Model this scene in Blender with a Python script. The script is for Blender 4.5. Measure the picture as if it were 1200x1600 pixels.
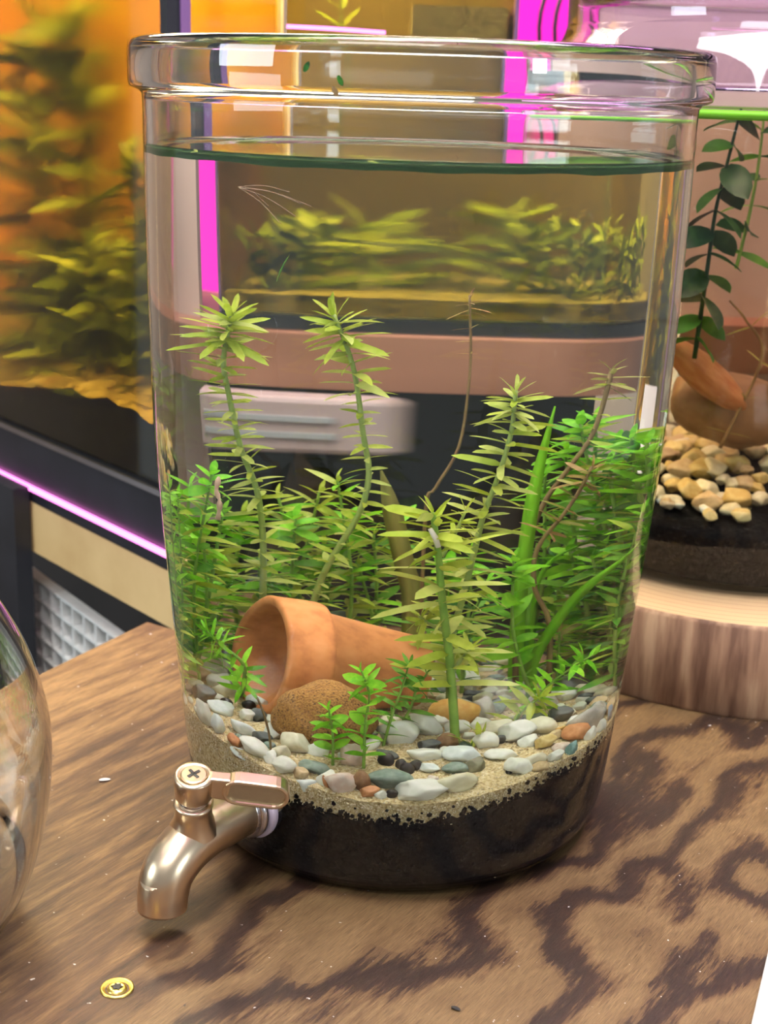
import bpy, bmesh, math, random
import numpy as np
from math import sin, cos, radians, pi, hypot, sqrt, atan2, exp
from mathutils import Vector, Matrix, Quaternion, noise as mnoise

random.seed(7)
scene = bpy.context.scene
for o in list(bpy.data.objects):
    bpy.data.objects.remove(o)
COL = scene.collection

# ------------------------------------------------------------------ camera
F = 2220.0                                   # focal length in pixels of a 1200x1600 frame
TH = math.atan(665 / F); AL = radians(1.75)
CAM = Vector((-0.0087, -0.553, 0.293))
_r0 = Vector((1, 0, 0)); _u0 = Vector((0, sin(TH), cos(TH))); FW = Vector((0, cos(TH), -sin(TH)))
RT = _r0 * cos(AL) + _u0 * sin(AL); UP = _u0 * cos(AL) - _r0 * sin(AL)
cd = bpy.data.cameras.new('camera'); cam = bpy.data.objects.new('camera', cd); COL.objects.link(cam)
M3 = Matrix((RT, UP, -FW)).transposed()
cam.matrix_world = Matrix.Translation(CAM) @ M3.to_4x4()
cd.sensor_fit = 'VERTICAL'; cd.sensor_height = 24; cd.sensor_width = 18
cd.lens = F / 1600 * 24; cd.clip_start = 0.01; cd.clip_end = 50
cd.dof.use_dof = True; cd.dof.focus_distance = 0.52; cd.dof.aperture_fstop = 13
scene.camera = cam

# ------------------------------------------------------------------ world, lights, exposure
w = bpy.data.worlds.new('room_light'); scene.world = w; w.use_nodes = True
w.node_tree.nodes['Background'].inputs[0].default_value = (0.80, 0.86, 0.92, 1)
w.node_tree.nodes['Background'].inputs[1].default_value = 0.34

def area(name, loc, target, sx, sy, power, color=(1, 1, 1)):
    l = bpy.data.lights.new(name, 'AREA'); l.shape = 'RECTANGLE'; l.size = sx; l.size_y = sy
    l.energy = power; l.color = color
    o = bpy.data.objects.new(name, l); COL.objects.link(o); o.location = loc
    o.rotation_euler = (Vector(target) - Vector(loc)).to_track_quat('-Z', 'Y').to_euler()
    return o
area('ceiling_tube', (0.05, -0.05, 1.15), (0, 0.02, 0), 0.9, 0.55, 30, (1.0, 0.98, 0.92))
area('window_left', (-1.35, -0.60, 0.45), (0, 0, 0.2), 0.62, 0.42, 11, (0.80, 0.93, 1.0))
area('window_right', (1.10, -1.25, 0.40), (0, 0, 0.2), 0.16, 0.30, 4, (0.80, 0.93, 1.0))
area('front_tube', (-0.25, -1.0, 1.2), (0, 0, 0.1), 0.8, 0.3, 8, (0.95, 0.98, 1.0))
area('grow_light_front', (-0.15, -0.40, 0.95), (-0.05, -0.1, 0.05), 0.7, 0.03, 1.0, (1.0, 0.25, 0.80))
area('grow_light_bar', (0.40, 0.05, 0.95), (0.15, 0.15, 0.1), 0.5, 0.06, 1.2, (1.0, 0.25, 0.85))
area('grow_light_rear', (0.30, 0.36, 0.75), (0.30, 0.42, 0.2), 0.3, 0.04, 1.6, (1.0, 0.35, 0.95))
area('tank_lamp', (-0.22, 0.46, 0.55), (-0.2, 0.47, 0.1), 0.25, 0.25, 11, (1.0, 0.84, 0.55))
area('rear_tank_fill', (-0.04, 0.44, 0.60), (-0.04, 0.45, 0.1), 0.2, 0.1, 2.0, (1.0, 0.92, 0.7))  # added light without a fixture, brightens the dark rear tank
scene.view_settings.view_transform = 'Standard'; scene.view_settings.look = 'None'
scene.view_settings.exposure = 0.35; scene.view_settings.gamma = 1.0
scene.view_settings.use_curve_mapping = False
cy = scene.cycles
cy.max_bounces = 10; cy.transmission_bounces = 10; cy.diffuse_bounces = 2; cy.glossy_bounces = 4
cy.transparent_max_bounces = 14; cy.use_adaptive_sampling = True; cy.adaptive_threshold = 0.04
cy.caustics_refractive = True; cy.caustics_reflective = False; cy.blur_glossy = 1.5
cy.sample_clamp_indirect = 6.0
cy.use_denoising = True; cy.use_light_tree = False

# ------------------------------------------------------------------ rays through the jar (to find real places of what the photo shows)
PROF = [(0, .0790), (.003, .0820), (.01, .0852), (.02, .0875), (.05, .0908), (.09, .0945), (.15, .0995), (.20, .1015), (.24, .1022), (.30, .1025)]
def JR(z):
    if z <= 0: return PROF[0][1]
    for (a, ra), (b, rb) in zip(PROF, PROF[1:]):
        if z <= b: return ra + (rb - ra) * (z - a) / (b - a)
    return PROF[-1][1]
WALL = 0.0034
WZ = 0.2695                                   # water level
def pix(px, py):
    return ((px - 600) / F * RT - (py - 800) / F * UP + FW).normalized()
def zplane(px, py, z):
    d = pix(px, py); return CAM + d * ((z - CAM.z) / d.z)
def yplane(px, py, y):
    d = pix(px, py); return CAM + d * ((y - CAM.y) / d.y)
def _hit(o, d, off, step=0.002, n=700):
    prev = None
    for i in range(n):
        p = o + d * (i * step); s = hypot(p.x, p.y) - (JR(p.z) - off)
        if prev is not None and (prev > 0) != (s > 0):
            return o + d * ((i - 1) * step + step * prev / (prev - s))
        prev = s
    return None
def _nrm(p):
    dr = (JR(p.z + .004) - JR(p.z - .004)) / .008
    n = Vector((p.x, p.y, 0)).normalized() + Vector((0, 0, -dr)); return n.normalized()
def _refr(d, n, e):
    c = -n.dot(d); k = max(0.0, 1 - e * e * (1 - c * c)); return (d * e + n * (e * c - sqrt(k))).normalized()
def inside(px, py):
    d = pix(px, py); p = _hit(CAM + d * .36, d, 0)
    if p is None: return inside(px + (2 if px < 650 else -2), py)
    d = _refr(d, _nrm(p), 1 / 1.48); q = _hit(p, d, WALL, .0005)
    if q is None: return inside(px + (2 if px < 650 else -2), py)
    return q, _refr(d, _nrm(q), 1.48 / 1.33)
def at(px, py, y):
    p, d = inside(px, py); q = p + d * ((y - p.y) / d.y)
    rr = hypot(q.x, q.y); lim = JR(q.z) - WALL - .006
    if rr > lim: q = Vector((q.x * lim / rr, q.y * lim / rr, q.z))
    return q
def sz(x, y):                                  # height of the sand
    return .0405 + .0135 * (1 - exp(-max(0, y + .088) / .02)) + .0012 * mnoise.noise(Vector((x * 60, y * 60, 3)))
def at_sand(px, py):
    p, d = inside(px, py)
    for i in range(400):
        q = p + d * (i * .0006)
        if q.z < sz(q.x, q.y): break
    rr = hypot(q.x, q.y); lim = JR(q.z) - WALL - .004
    if rr > lim: q = Vector((q.x * lim / rr, q.y * lim / rr, q.z))
    return q

# ------------------------------------------------------------------ materials
MATS = {}
def new_mat(name):
    m = bpy.data.materials.new(name); m.use_nodes = True; nt = m.node_tree
    for n in list(nt.nodes): nt.nodes.remove(n)
    out = nt.nodes.new('ShaderNodeOutputMaterial'); MATS[name] = m
    return m, nt, out
def N(nt, t, **kw):
    n = nt.nodes.new(t)
    for k, v in kw.items():
        if k.startswith('i_'):
            key = k[2:].replace('_', ' ')
            n.inputs[key].default_value = v
        else: setattr(n, k, v)
    return n
def rgba(c): return (c[0], c[1], c[2], 1)
def ramp(nt, stops, interp='LINEAR'):
    r = nt.nodes.new('ShaderNodeValToRGB'); r.color_ramp.interpolation = interp
    el = r.color_ramp.elements
    while len(el) < len(stops): el.new(0.5)
    for e, (p, c) in zip(el, stops): e.position = p; e.color = rgba(c)
    return r
def pmat(name, c1, c2=None, scale=60, rough=.6, bump=0.0, metallic=0, detail=5, rand=0.0, stops=None, spec=.5, coord='Object'):
    """principled surface with noise between colours, optional relief and per-object variation"""
    m, nt, out = new_mat(name); L = nt.links.new
    b = N(nt, 'ShaderNodeBsdfPrincipled'); b.inputs['Roughness'].default_value = rough; b.inputs['Metallic'].default_value = metallic
    b.inputs['Specular IOR Level'].default_value = spec
    tc = N(nt, 'ShaderNodeTexCoord'); nz = N(nt, 'ShaderNodeTexNoise'); nz.inputs['Scale'].default_value = scale; nz.inputs['Detail'].default_value = detail
    L(tc.outputs[coord], nz.inputs['Vector'])
    fac = nz.outputs['Fac']
    if rand:
        oi = N(nt, 'ShaderNodeObjectInfo'); ma = N(nt, 'ShaderNodeMath', operation='MULTIPLY_ADD'); ma.inputs[1].default_value = rand
        L(oi.outputs['Random'], ma.inputs[0]); 
        sb = N(nt, 'ShaderNodeMath', operation='SUBTRACT'); L(nz.outputs['Fac'], sb.inputs[0]); sb.inputs[1].default_value = rand / 2
        L(sb.outputs[0], ma.inputs[2]); fac = ma.outputs[0]
    if stops is None: stops = [(.3, c1), (.7, c2 or c1)]
    r = ramp(nt, stops); L(fac, r.inputs[0]); L(r.outputs[0], b.inputs['Base Color'])
    if bump:
        bp = N(nt, 'ShaderNodeBump'); bp.inputs['Strength'].default_value = bump; bp.inputs['Distance'].default_value = .001
        L(nz.outputs['Fac'], bp.inputs['Height']); L(bp.outputs[0], b.inputs['Normal'])
    L(b.outputs[0], out.inputs[0]); return m
def leafmat(name, c1, c2, trans=.35, rough=.45):
    m, nt, out = new_mat(name); L = nt.links.new
    oi = N(nt, 'ShaderNodeObjectInfo'); tc = N(nt, 'ShaderNodeTexCoord')
    nz = N(nt, 'ShaderNodeTexNoise'); nz.inputs['Scale'].default_value = 3.0; nz.inputs['Detail'].default_value = 4
    L(tc.outputs['Object'], nz.inputs['Vector'])
    ad = N(nt, 'ShaderNodeMath', operation='MULTIPLY_ADD'); ad.inputs[1].default_value = .6
    L(oi.outputs['Random'], ad.inputs[0])
    sb = N(nt, 'ShaderNodeMath', operation='SUBTRACT'); sb.inputs[1].default_value = .3; L(nz.outputs['Fac'], sb.inputs[0]); L(sb.outputs[0], ad.inputs[2])
    r = ramp(nt, [(.2, c1), (.8, c2)]); L(ad.outputs[0], r.inputs[0])
    b = N(nt, 'ShaderNodeBsdfPrincipled'); b.inputs['Roughness'].default_value = rough; b.inputs['Specular IOR Level'].default_value = .25
    t = N(nt, 'ShaderNodeBsdfTranslucent'); mx = N(nt, 'ShaderNodeMixShader'); mx.inputs[0].default_value = trans
    L(r.outputs[0], b.inputs['Base Color']); L(r.outputs[0], t.inputs['Color'])
    L(b.outputs[0], mx.inputs[1]); L(t.outputs[0], mx.inputs[2]); L(mx.outputs[0], out.inputs[0]); return m
def glassmat(name, ior, color=(1, 1, 1), rough=0.0, bump=0.0):
    m, nt, out = new_mat(name)
    g = N(nt, 'ShaderNodeBsdfGlass'); g.inputs['IOR'].default_value = ior; g.inputs['Color'].default_value = rgba(color); g.inputs['Roughness'].default_value = rough
    if bump:
        tc = N(nt, 'ShaderNodeTexCoord'); nz = N(nt, 'ShaderNodeTexNoise'); nz.inputs['Scale'].default_value = 22; nz.inputs['Detail'].default_value = 1
        mp = N(nt, 'ShaderNodeMapping'); mp.inputs['Scale'].default_value = (1, 1, .12)
        bp = N(nt, 'ShaderNodeBump'); bp.inputs['Strength'].default_value = bump; bp.inputs['Distance'].default_value = .002
        nt.links.new(tc.outputs['Object'], mp.inputs[0]); nt.links.new(mp.outputs[0], nz.inputs['Vector']); nt.links.new(nz.outputs['Fac'], bp.inputs['Height']); nt.links.new(bp.outputs[0], g.inputs['Normal'])
    nt.links.new(g.outputs[0], out.inputs[0]); return m
def panemat(name, color=(1, 1, 1), ior=1.45, refl=(1, 1, 1), bump=0.0):
    """thin pane: clear or tinted see-through with Fresnel reflection"""
    m, nt, out = new_mat(name); L = nt.links.new
    t = N(nt, 'ShaderNodeBsdfTransparent'); t.inputs[0].default_value = rgba(color)
    g = N(nt, 'ShaderNodeBsdfGlossy'); g.inputs['Roughness'].default_value = .03; g.inputs[0].default_value = rgba(refl)
    f = N(nt, 'ShaderNodeLayerWeight'); f.inputs['Blend'].default_value = .5
    pw = N(nt, 'ShaderNodeMath', operation='POWER'); pw.inputs[1].default_value = 5.0; L(f.outputs['Facing'], pw.inputs[0])
    r0 = ((ior - 1) / (ior + 1)) ** 2; sc_ = N(nt, 'ShaderNodeMath', operation='MULTIPLY_ADD'); sc_.inputs[1].default_value = .8 * (1 - r0); sc_.inputs[2].default_value = r0; L(pw.outputs[0], sc_.inputs[0])
    mx = N(nt, 'ShaderNodeMixShader'); L(sc_.outputs[0], mx.inputs[0]); L(t.outputs[0], mx.inputs[1]); L(g.outputs[0], mx.inputs[2])
    if bump:
        tc = N(nt, 'ShaderNodeTexCoord'); nz = N(nt, 'ShaderNodeTexNoise'); nz.inputs['Scale'].default_value = 60
        bp = N(nt, 'ShaderNodeBump'); bp.inputs['Strength'].default_value = bump; bp.inputs['Distance'].default_value = .003
        L(tc.outputs['Object'], nz.inputs['Vector']); L(nz.outputs['Fac'], bp.inputs['Height']); L(bp.outputs[0], g.inputs['Normal']); L(bp.outputs[0], f.inputs['Normal'])
    L(mx.outputs[0], out.inputs[0]); return m
def murkmat(name, color, rough):
    m, nt, out = new_mat(name); g = N(nt, 'ShaderNodeBsdfRefraction'); g.inputs['IOR'].default_value = 1.06; g.inputs['Roughness'].default_value = rough; g.inputs[0].default_value = rgba(color)
    nt.links.new(g.outputs[0], out.inputs[0]); return m
def emat(name, color, strength):
    m, nt, out = new_mat(name); e = N(nt, 'ShaderNodeEmission'); e.inputs[0].default_value = rgba(color); e.inputs[1].default_value = strength
    nt.links.new(e.outputs[0], out.inputs[0]); return m

def plywood():
    m, nt, out = new_mat('plywood'); L = nt.links.new
    tc = N(nt, 'ShaderNodeTexCoord')
    rot = N(nt, 'ShaderNodeMapping'); rot.inputs['Rotation'].default_value = (0, 0, radians(-57)); L(tc.outputs['Object'], rot.inputs[0])
    def noise(sc, scale, det=4, dist=0.0, rough=.5):
        mp = N(nt, 'ShaderNodeMapping'); mp.inputs['Scale'].default_value = sc; L(rot.outputs[0], mp.inputs[0])
        n = N(nt, 'ShaderNodeTexNoise'); n.inputs['Scale'].default_value = scale; n.inputs['Detail'].default_value = det
        n.inputs['Distortion'].default_value = dist; n.inputs['Roughness'].default_value = rough; L(mp.outputs[0], n.inputs['Vector']); return n.outputs['Fac']
    def math_(op, a, b=None, c=None):
        n = N(nt, 'ShaderNodeMath', operation=op)
        for i, v in enumerate((a, b, c)):
            if v is None: continue
            if isinstance(v, (int, float)): n.inputs[i].default_value = v
            else: L(v, n.inputs[i])
        return n.outputs[0]
    sep = N(nt, 'ShaderNodeSeparateXYZ'); L(rot.outputs[0], sep.inputs[0])
    # growth rings: contours of a height field stretched along the grain
    big = noise((1, 1.5, 1), 8.0, 2, .2)
    mid = noise((1, 2.0, 1), 26, 3, .2)
    h = math_('ADD', math_('MULTIPLY', big, 5.0), math_('MULTIPLY', mid, 1.1))
    h = math_('ADD', h, math_('MULTIPLY', sep.outputs[1], 17.0))
    band = math_('FRACT', h)
    fine = noise((1, 9, 1), 60, 6, 0, .75)
    band2 = math_('ADD', band, math_('MULTIPLY', math_('SUBTRACT', fine, .5), .85))
    r = ramp(nt, [(.0, (.118, .068, .027)), (.30, (.160, .098, .041)), (.46, (.105, .057, .023)), (.56, (.035, .0155, .0075)), (.78, (.021, .0095, .005)), (.90, (.040, .0195, .009)), (.96, (.10, .056, .023))])
    L(band2, r.inputs[0])
    # left / back of the sheet is paler and more orange
    blot = noise((1, 1.4, 1), 5.5, 3, .3)
    px = N(nt, 'ShaderNodeSeparateXYZ'); L(tc.outputs['Object'], px.inputs[0])
    lf = math_('ADD', math_('MULTIPLY', px.outputs[0], -6.0), math_('MULTIPLY', px.outputs[1], 1.3))
    lf = math_('ADD', lf, math_('MULTIPLY', math_('SUBTRACT', blot, .5), 1.2))
    lr = ramp(nt, [(.15, (0, 0, 0)), (.55, (1, 1, 1))]); L(lf, lr.inputs[0])
    pale = ramp(nt, [(.32, (.022, .011, .0065)), (.43, (.056, .026, .012)), (.52, (.092, .045, .018)), (.62, (.150, .081, .031)), (.74, (.235, .135, .052))])
    str_ = noise((1, 9, 1), 16, 6, .15, .68)
    back = math_('MULTIPLY', math_('MAXIMUM', math_('SUBTRACT', lf, .55), 0), .30)
    L(math_('ADD', str_, math_('MINIMUM', back, .17)), pale.inputs[0])
    mx = N(nt, 'ShaderNodeMix', data_type='RGBA'); L(lr.outputs[0], mx.inputs[0]); L(r.outputs[0], mx.inputs[6]); L(pale.outputs[0], mx.inputs[7])
    # fine fibres
    fib = noise((1, 30, 1), 130, 4, 0, .6)
    fr = ramp(nt, [(.32, (.45, .42, .42)), (.5, (.95, .93, .92)), (.7, (1.25, 1.22, 1.2))]); L(fib, fr.inputs[0])
    mul = N(nt, 'ShaderNodeMix', data_type='RGBA', blend_type='MULTIPLY'); mul.inputs[0].default_value = 1; L(mx.outputs[2], mul.inputs[6]); L(fr.outputs[0], mul.inputs[7])
    # greenish paint stains and pale specks with shapes of their own
    st = noise((1, 3, 1), 17, 3, .5); sr = ramp(nt, [(.735, (0, 0, 0)), (.80, (.75, .75, .75))]); L(st, sr.inputs[0])
    m2 = N(nt, 'ShaderNodeMix', data_type='RGBA'); L(sr.outputs[0], m2.inputs[0]); L(mul.outputs[2], m2.inputs[6]); m2.inputs[7].default_value = (.06, .10, .085, 1)
    n3 = N(nt, 'ShaderNodeTexNoise'); n3.inputs['Scale'].default_value = 330; n3.inputs['Detail'].default_value = 2; L(tc.outputs['Object'], n3.inputs['Vector'])
    r3 = ramp(nt, [(.735, (0, 0, 0)), (.77, (.8, .8, .8))]); L(n3.outputs['Fac'], r3.inputs[0])
    m3 = N(nt, 'ShaderNodeMix', data_type='RGBA'); L(r3.outputs[0], m3.inputs[0]); L(m2.outputs[2], m3.inputs[6]); m3.inputs[7].default_value = (.62, .60, .58, 1)
    n4 = N(nt, 'ShaderNodeTexNoise'); n4.inputs['Scale'].default_value = 210; n4.inputs['Detail'].default_value = 3; L(tc.outputs['Object'], n4.inputs['Vector'])
    r4 = ramp(nt, [(.24, (1, 1, 1)), (.27, (0, 0, 0))]); L(n4.outputs['Fac'], r4.inputs[0])
    m4 = N(nt, 'ShaderNodeMix', data_type='RGBA'); L(r4.outputs[0], m4.inputs[0]); L(m3.outputs[2], m4.inputs[6]); m4.inputs[7].default_value = (.03, .02, .018, 1)
    b = N(nt, 'ShaderNodeBsdfPrincipled'); b.inputs['Roughness'].default_value = .5; b.inputs['Specular IOR Level'].default_value = .45
    L(m4.outputs[2], b.inputs['Base Color'])
    bp = N(nt, 'ShaderNodeBump'); bp.inputs['Strength'].default_value = .35; bp.inputs['Distance'].default_value = .0008; L(fib, bp.inputs['Height']); L(bp.outputs[0], b.inputs['Normal'])
    L(b.outputs[0], out.inputs[0]); return m

plywood()
glassmat('jar_glass', 1.48, (.985, .995, .99), bump=.10)
glassmat('clear_glass', 1.45, (.99, .995, .99))
glassmat('water_top', 1.333, (.97, .99, .965))
glassmat('water_side', 1.333 / 1.48, (.975, .985, .94))
panemat('pane', (.97, .98, .97), 1.40)
panemat('rippled_pane', (.93, .92, .95), 1.5, bump=.35)
murkmat('murk_amber', (.93, .84, .50), .42)
murkmat('murk_olive', (.90, .85, .62), .55)
glassmat('lid_glass', 1.42, (.93, .90, .96), bump=.5)
panemat('amber_water', (.95, .86, .58), 1.2)
panemat('olive_water', (.86, .80, .55), 1.2)
panemat('tea_water', (.90, .80, .66), 1.2)
pmat('nickel', (.66, .50, .33), (.72, .56, .39), 30, .30, metallic=1)
pmat('nickel_dark', (.48, .42, .30), (.52, .46, .33), 300, .42, metallic=1, bump=.1)
pmat('steel', (.5, .47, .48), (.6, .56, .56), 40, .2, metallic=1)
pmat('rubber', (.55, .48, .58), (.62, .55, .66), 50, .45)
pmat('black_slot', (.012, .01, .01), None, 20, .6)
pmat('brass', (.62, .44, .10), (.74, .55, .16), 120, .3, metallic=1, bump=.1)
pmat('terracotta', None, None, 130, .85, .15, stops=[(.25, (.40, .13, .04)), (.5, (.64, .24, .075)), (.75, (.72, .30, .11))], coord='Object')
pmat('pumice', None, None, 20, .9, .9, stops=[(.34, (.07, .03, .01)), (.42, (.27, .12, .028)), (.7, (.46, .24, .06))])
pmat('sand', None, None, 900, .85, .6, stops=[(.3, (.30, .20, .08)), (.45, (.56, .43, .21)), (.6, (.72, .60, .36)), (.75, (.90, .83, .64))], detail=3)
pmat('soil', None, None, 420, .9, .9, spec=.08, stops=[(.35, (.003, .003, .003)), (.62, (.008, .008, .008)), (.74, (.03, .027, .026)), (.82, (.14, .13, .12))], detail=3)
pmat('soil_grain', (.004, .004, .0045), (.012, .012, .013), 300, .8, spec=.15)
pmat('sand_grain', None, None, 2, .6, rand=.9, stops=[(.2, (.45, .30, .12)), (.45, (.75, .62, .36)), (.7, (.88, .82, .66))])
for nm, a, b_ in [('white', (.82, .84, .72), (.93, .94, .86)), ('cream', (.74, .70, .48), (.88, .85, .66)), ('bluewhite', (.70, .78, .76), (.86, .92, .90)),
                 ('pinkwhite', (.74, .56, .46), (.86, .78, .70)), ('slate', (.045, .055, .055), (.10, .115, .11)), ('greygreen', (.13, .19, .16), (.26, .33, .28)),
                 ('teal', (.10, .22, .21), (.22, .36, .34)), ('olive', (.12, .11, .06), (.20, .19, .11)), ('rust', (.42, .15, .05), (.58, .27, .11)),
                 ('tan', (.50, .36, .18), (.66, .52, .32)), ('yellowtan', (.58, .42, .14), (.72, .60, .28)), ('brown', (.20, .10, .045), (.30, .17, .08)),
                 ('ochre', (.55, .27, .05), (.68, .42, .12)), ('jet', (.008, .008, .009), (.018, .018, .02)), ('palegrey', (.42, .40, .34), (.60, .58, .52)), ('bluegrey', (.20, .28, .38), (.34, .42, .50))]:
    pmat('stone_' + nm, a, b_, 2.6, .42 if nm in ('white', 'bluewhite', 'cream', 'pinkwhite') else .55, .12, rand=.3)
leafmat('leaf_lime', (.34, .45, .03), (.58, .66, .10))
leafmat('leaf_pale', (.40, .48, .08), (.64, .70, .20))
leafmat('leaf_bright', (.14, .46, .01), (.34, .74, .04))
leafmat('leaf_mid', (.08, .28, .02), (.20, .46, .05))
leafmat('leaf_deep', (.02, .10, .02), (.06, .22, .03))
leafmat('leaf_olive', (.26, .24, .06), (.46, .42, .12))
leafmat('leaf_red', (.34, .16, .07), (.48, .34, .12))
leafmat('leaf_dark', (.012, .045, .025), (.05, .12, .05), .2, .3)
leafmat('leaf_bronze', (.035, .06, .004), (.13, .17, .010))
leafmat('algae_film', (.015, .05, .025), (.04, .10, .03), .5)
pmat('stem_green', (.14, .30, .03), (.26, .44, .06), 120, .5)
pmat('stem_lime', (.26, .36, .08), (.40, .50, .15), 120, .5)
pmat('stem_brown', (.16, .09, .035), (.26, .17, .06), 120, .6)
pmat('pine', None, None, 14, .6, .05, stops=[(.3, (.44, .28, .11)), (.6, (.58, .40, .18)), (.75, (.50, .33, .14))])
pmat('red_wood', None, None, 14, .55, .05, stops=[(.3, (.16, .065, .035)), (.6, (.26, .12, .07)), (.75, (.20, .09, .05))])
pmat('black_plastic', (.008, .009, .012), (.014, .015, .02), 40, .35)
pmat('purple_edge', (.10, .05, .14), (.14, .07, .18), 40, .35)  # on the corner trim this purple stands for pink light
pmat('white_plastic', (.62, .62, .58), (.72, .72, .68), 60, .5)
pmat('grey_mark', (.25, .25, .26), None, 40, .6)
pmat('white_ceramic', (.78, .70, .66), (.84, .78, .75), 20, .4)
pmat('mauve_plastic', (.27, .20, .20), (.33, .25, .24), 12, .5)
pmat('wall_paint', (.20, .155, .13), (.26, .20, .17), 4, .8)
pmat('beige_board', (.36, .25, .21), (.46, .33, .28), 9, .8)
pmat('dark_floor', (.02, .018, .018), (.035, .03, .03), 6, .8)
pmat('algae_glass', None, None, 7, .75, .15, detail=9, stops=[(.28, (.14, .11, .01)), (.42, (.42, .27, .03)), (.54, (.68, .34, .09)), (.64, (.86, .58, .18)), (.8, (.60, .42, .06))])
pmat('brown_backdrop', None, None, 9, .8, stops=[(.3, (.13, .10, .06)), (.6, (.20, .155, .10)), (.8, (.24, .20, .12))])
pmat('gold_gravel', None, None, 200, .8, .8, stops=[(.36, (.06, .04, .012)), (.5, (.36, .25, .07)), (.7, (.62, .48, .20))])
pmat('olive_gravel', None, None, 120, .85, .6, stops=[(.36, (.05, .042, .016)), (.5, (.24, .19, .065)), (.7, (.38, .31, .13))])
pmat('grey_gravel', None, None, 300, .8, .6, stops=[(.3, (.18, .16, .15)), (.7, (.34, .31, .29))])
emat('magenta_glow', (1.0, .025, .50), 1.3)
emat('reflection_glow', (1.0, .22, .75), 3.0)  # glow used to paint pink reflections

def slabwood():
    m, nt, out = new_mat('slab_bark'); L = nt.links.new
    tc = N(nt, 'ShaderNodeTexCoord'); mp = N(nt, 'ShaderNodeMapping'); mp.inputs['Scale'].default_value = (1, 1, .12); L(tc.outputs['Object'], mp.inputs[0])
    n = N(nt, 'ShaderNodeTexNoise'); n.inputs['Scale'].default_value = 150; n.inputs['Detail'].default_value = 6; L(mp.outputs[0], n.inputs['Vector'])
    n2 = N(nt, 'ShaderNodeTexNoise'); n2.inputs['Scale'].default_value = 14; L(tc.outputs['Object'], n2.inputs['Vector'])
    ad = N(nt, 'ShaderNodeMath', operation='MULTIPLY_ADD'); ad.inputs[1].default_value = .7; L(n2.outputs['Fac'], ad.inputs[0]); L(n.outputs['Fac'], ad.inputs[2])
    r = ramp(nt, [(.62, (.13, .060, .032)), (.85, (.30, .165, .095)), (1.0, (.46, .29, .17))]); L(ad.outputs[0], r.inputs[0])
    b = N(nt, 'ShaderNodeBsdfPrincipled'); b.inputs['Roughness'].default_value = .65; L(r.outputs[0], b.inputs['Base Color'])
    bp = N(nt, 'ShaderNodeBump'); bp.inputs['Strength'].default_value = .3; bp.inputs['Distance'].default_value = .001; L(n.outputs['Fac'], bp.inputs['Height']); L(bp.outputs[0], b.inputs['Normal'])
    L(b.outputs[0], out.inputs[0])
    m, nt, out = new_mat('slab_face'); L = nt.links.new
    tc = N(nt, 'ShaderNodeTexCoord'); wv = N(nt, 'ShaderNodeTexWave', wave_type='RINGS', rings_direction='Z'); wv.inputs['Scale'].default_value = 55; wv.inputs['Distortion'].default_value = 1.2; wv.inputs['Detail'].default_value = 3
    L(tc.outputs['Object'], wv.inputs['Vector']); r = ramp(nt, [(.0, (.50, .33, .17)), (.6, (.60, .42, .25)), (1, (.42, .26, .13))]); L(wv.outputs['Fac'], r.inputs[0])
    b = N(nt, 'ShaderNodeBsdfPrincipled'); b.inputs['Roughness'].default_value = .6; L(r.outputs[0], b.inputs['Base Color']); L(b.outputs[0], out.inputs[0])
slabwood()

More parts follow.
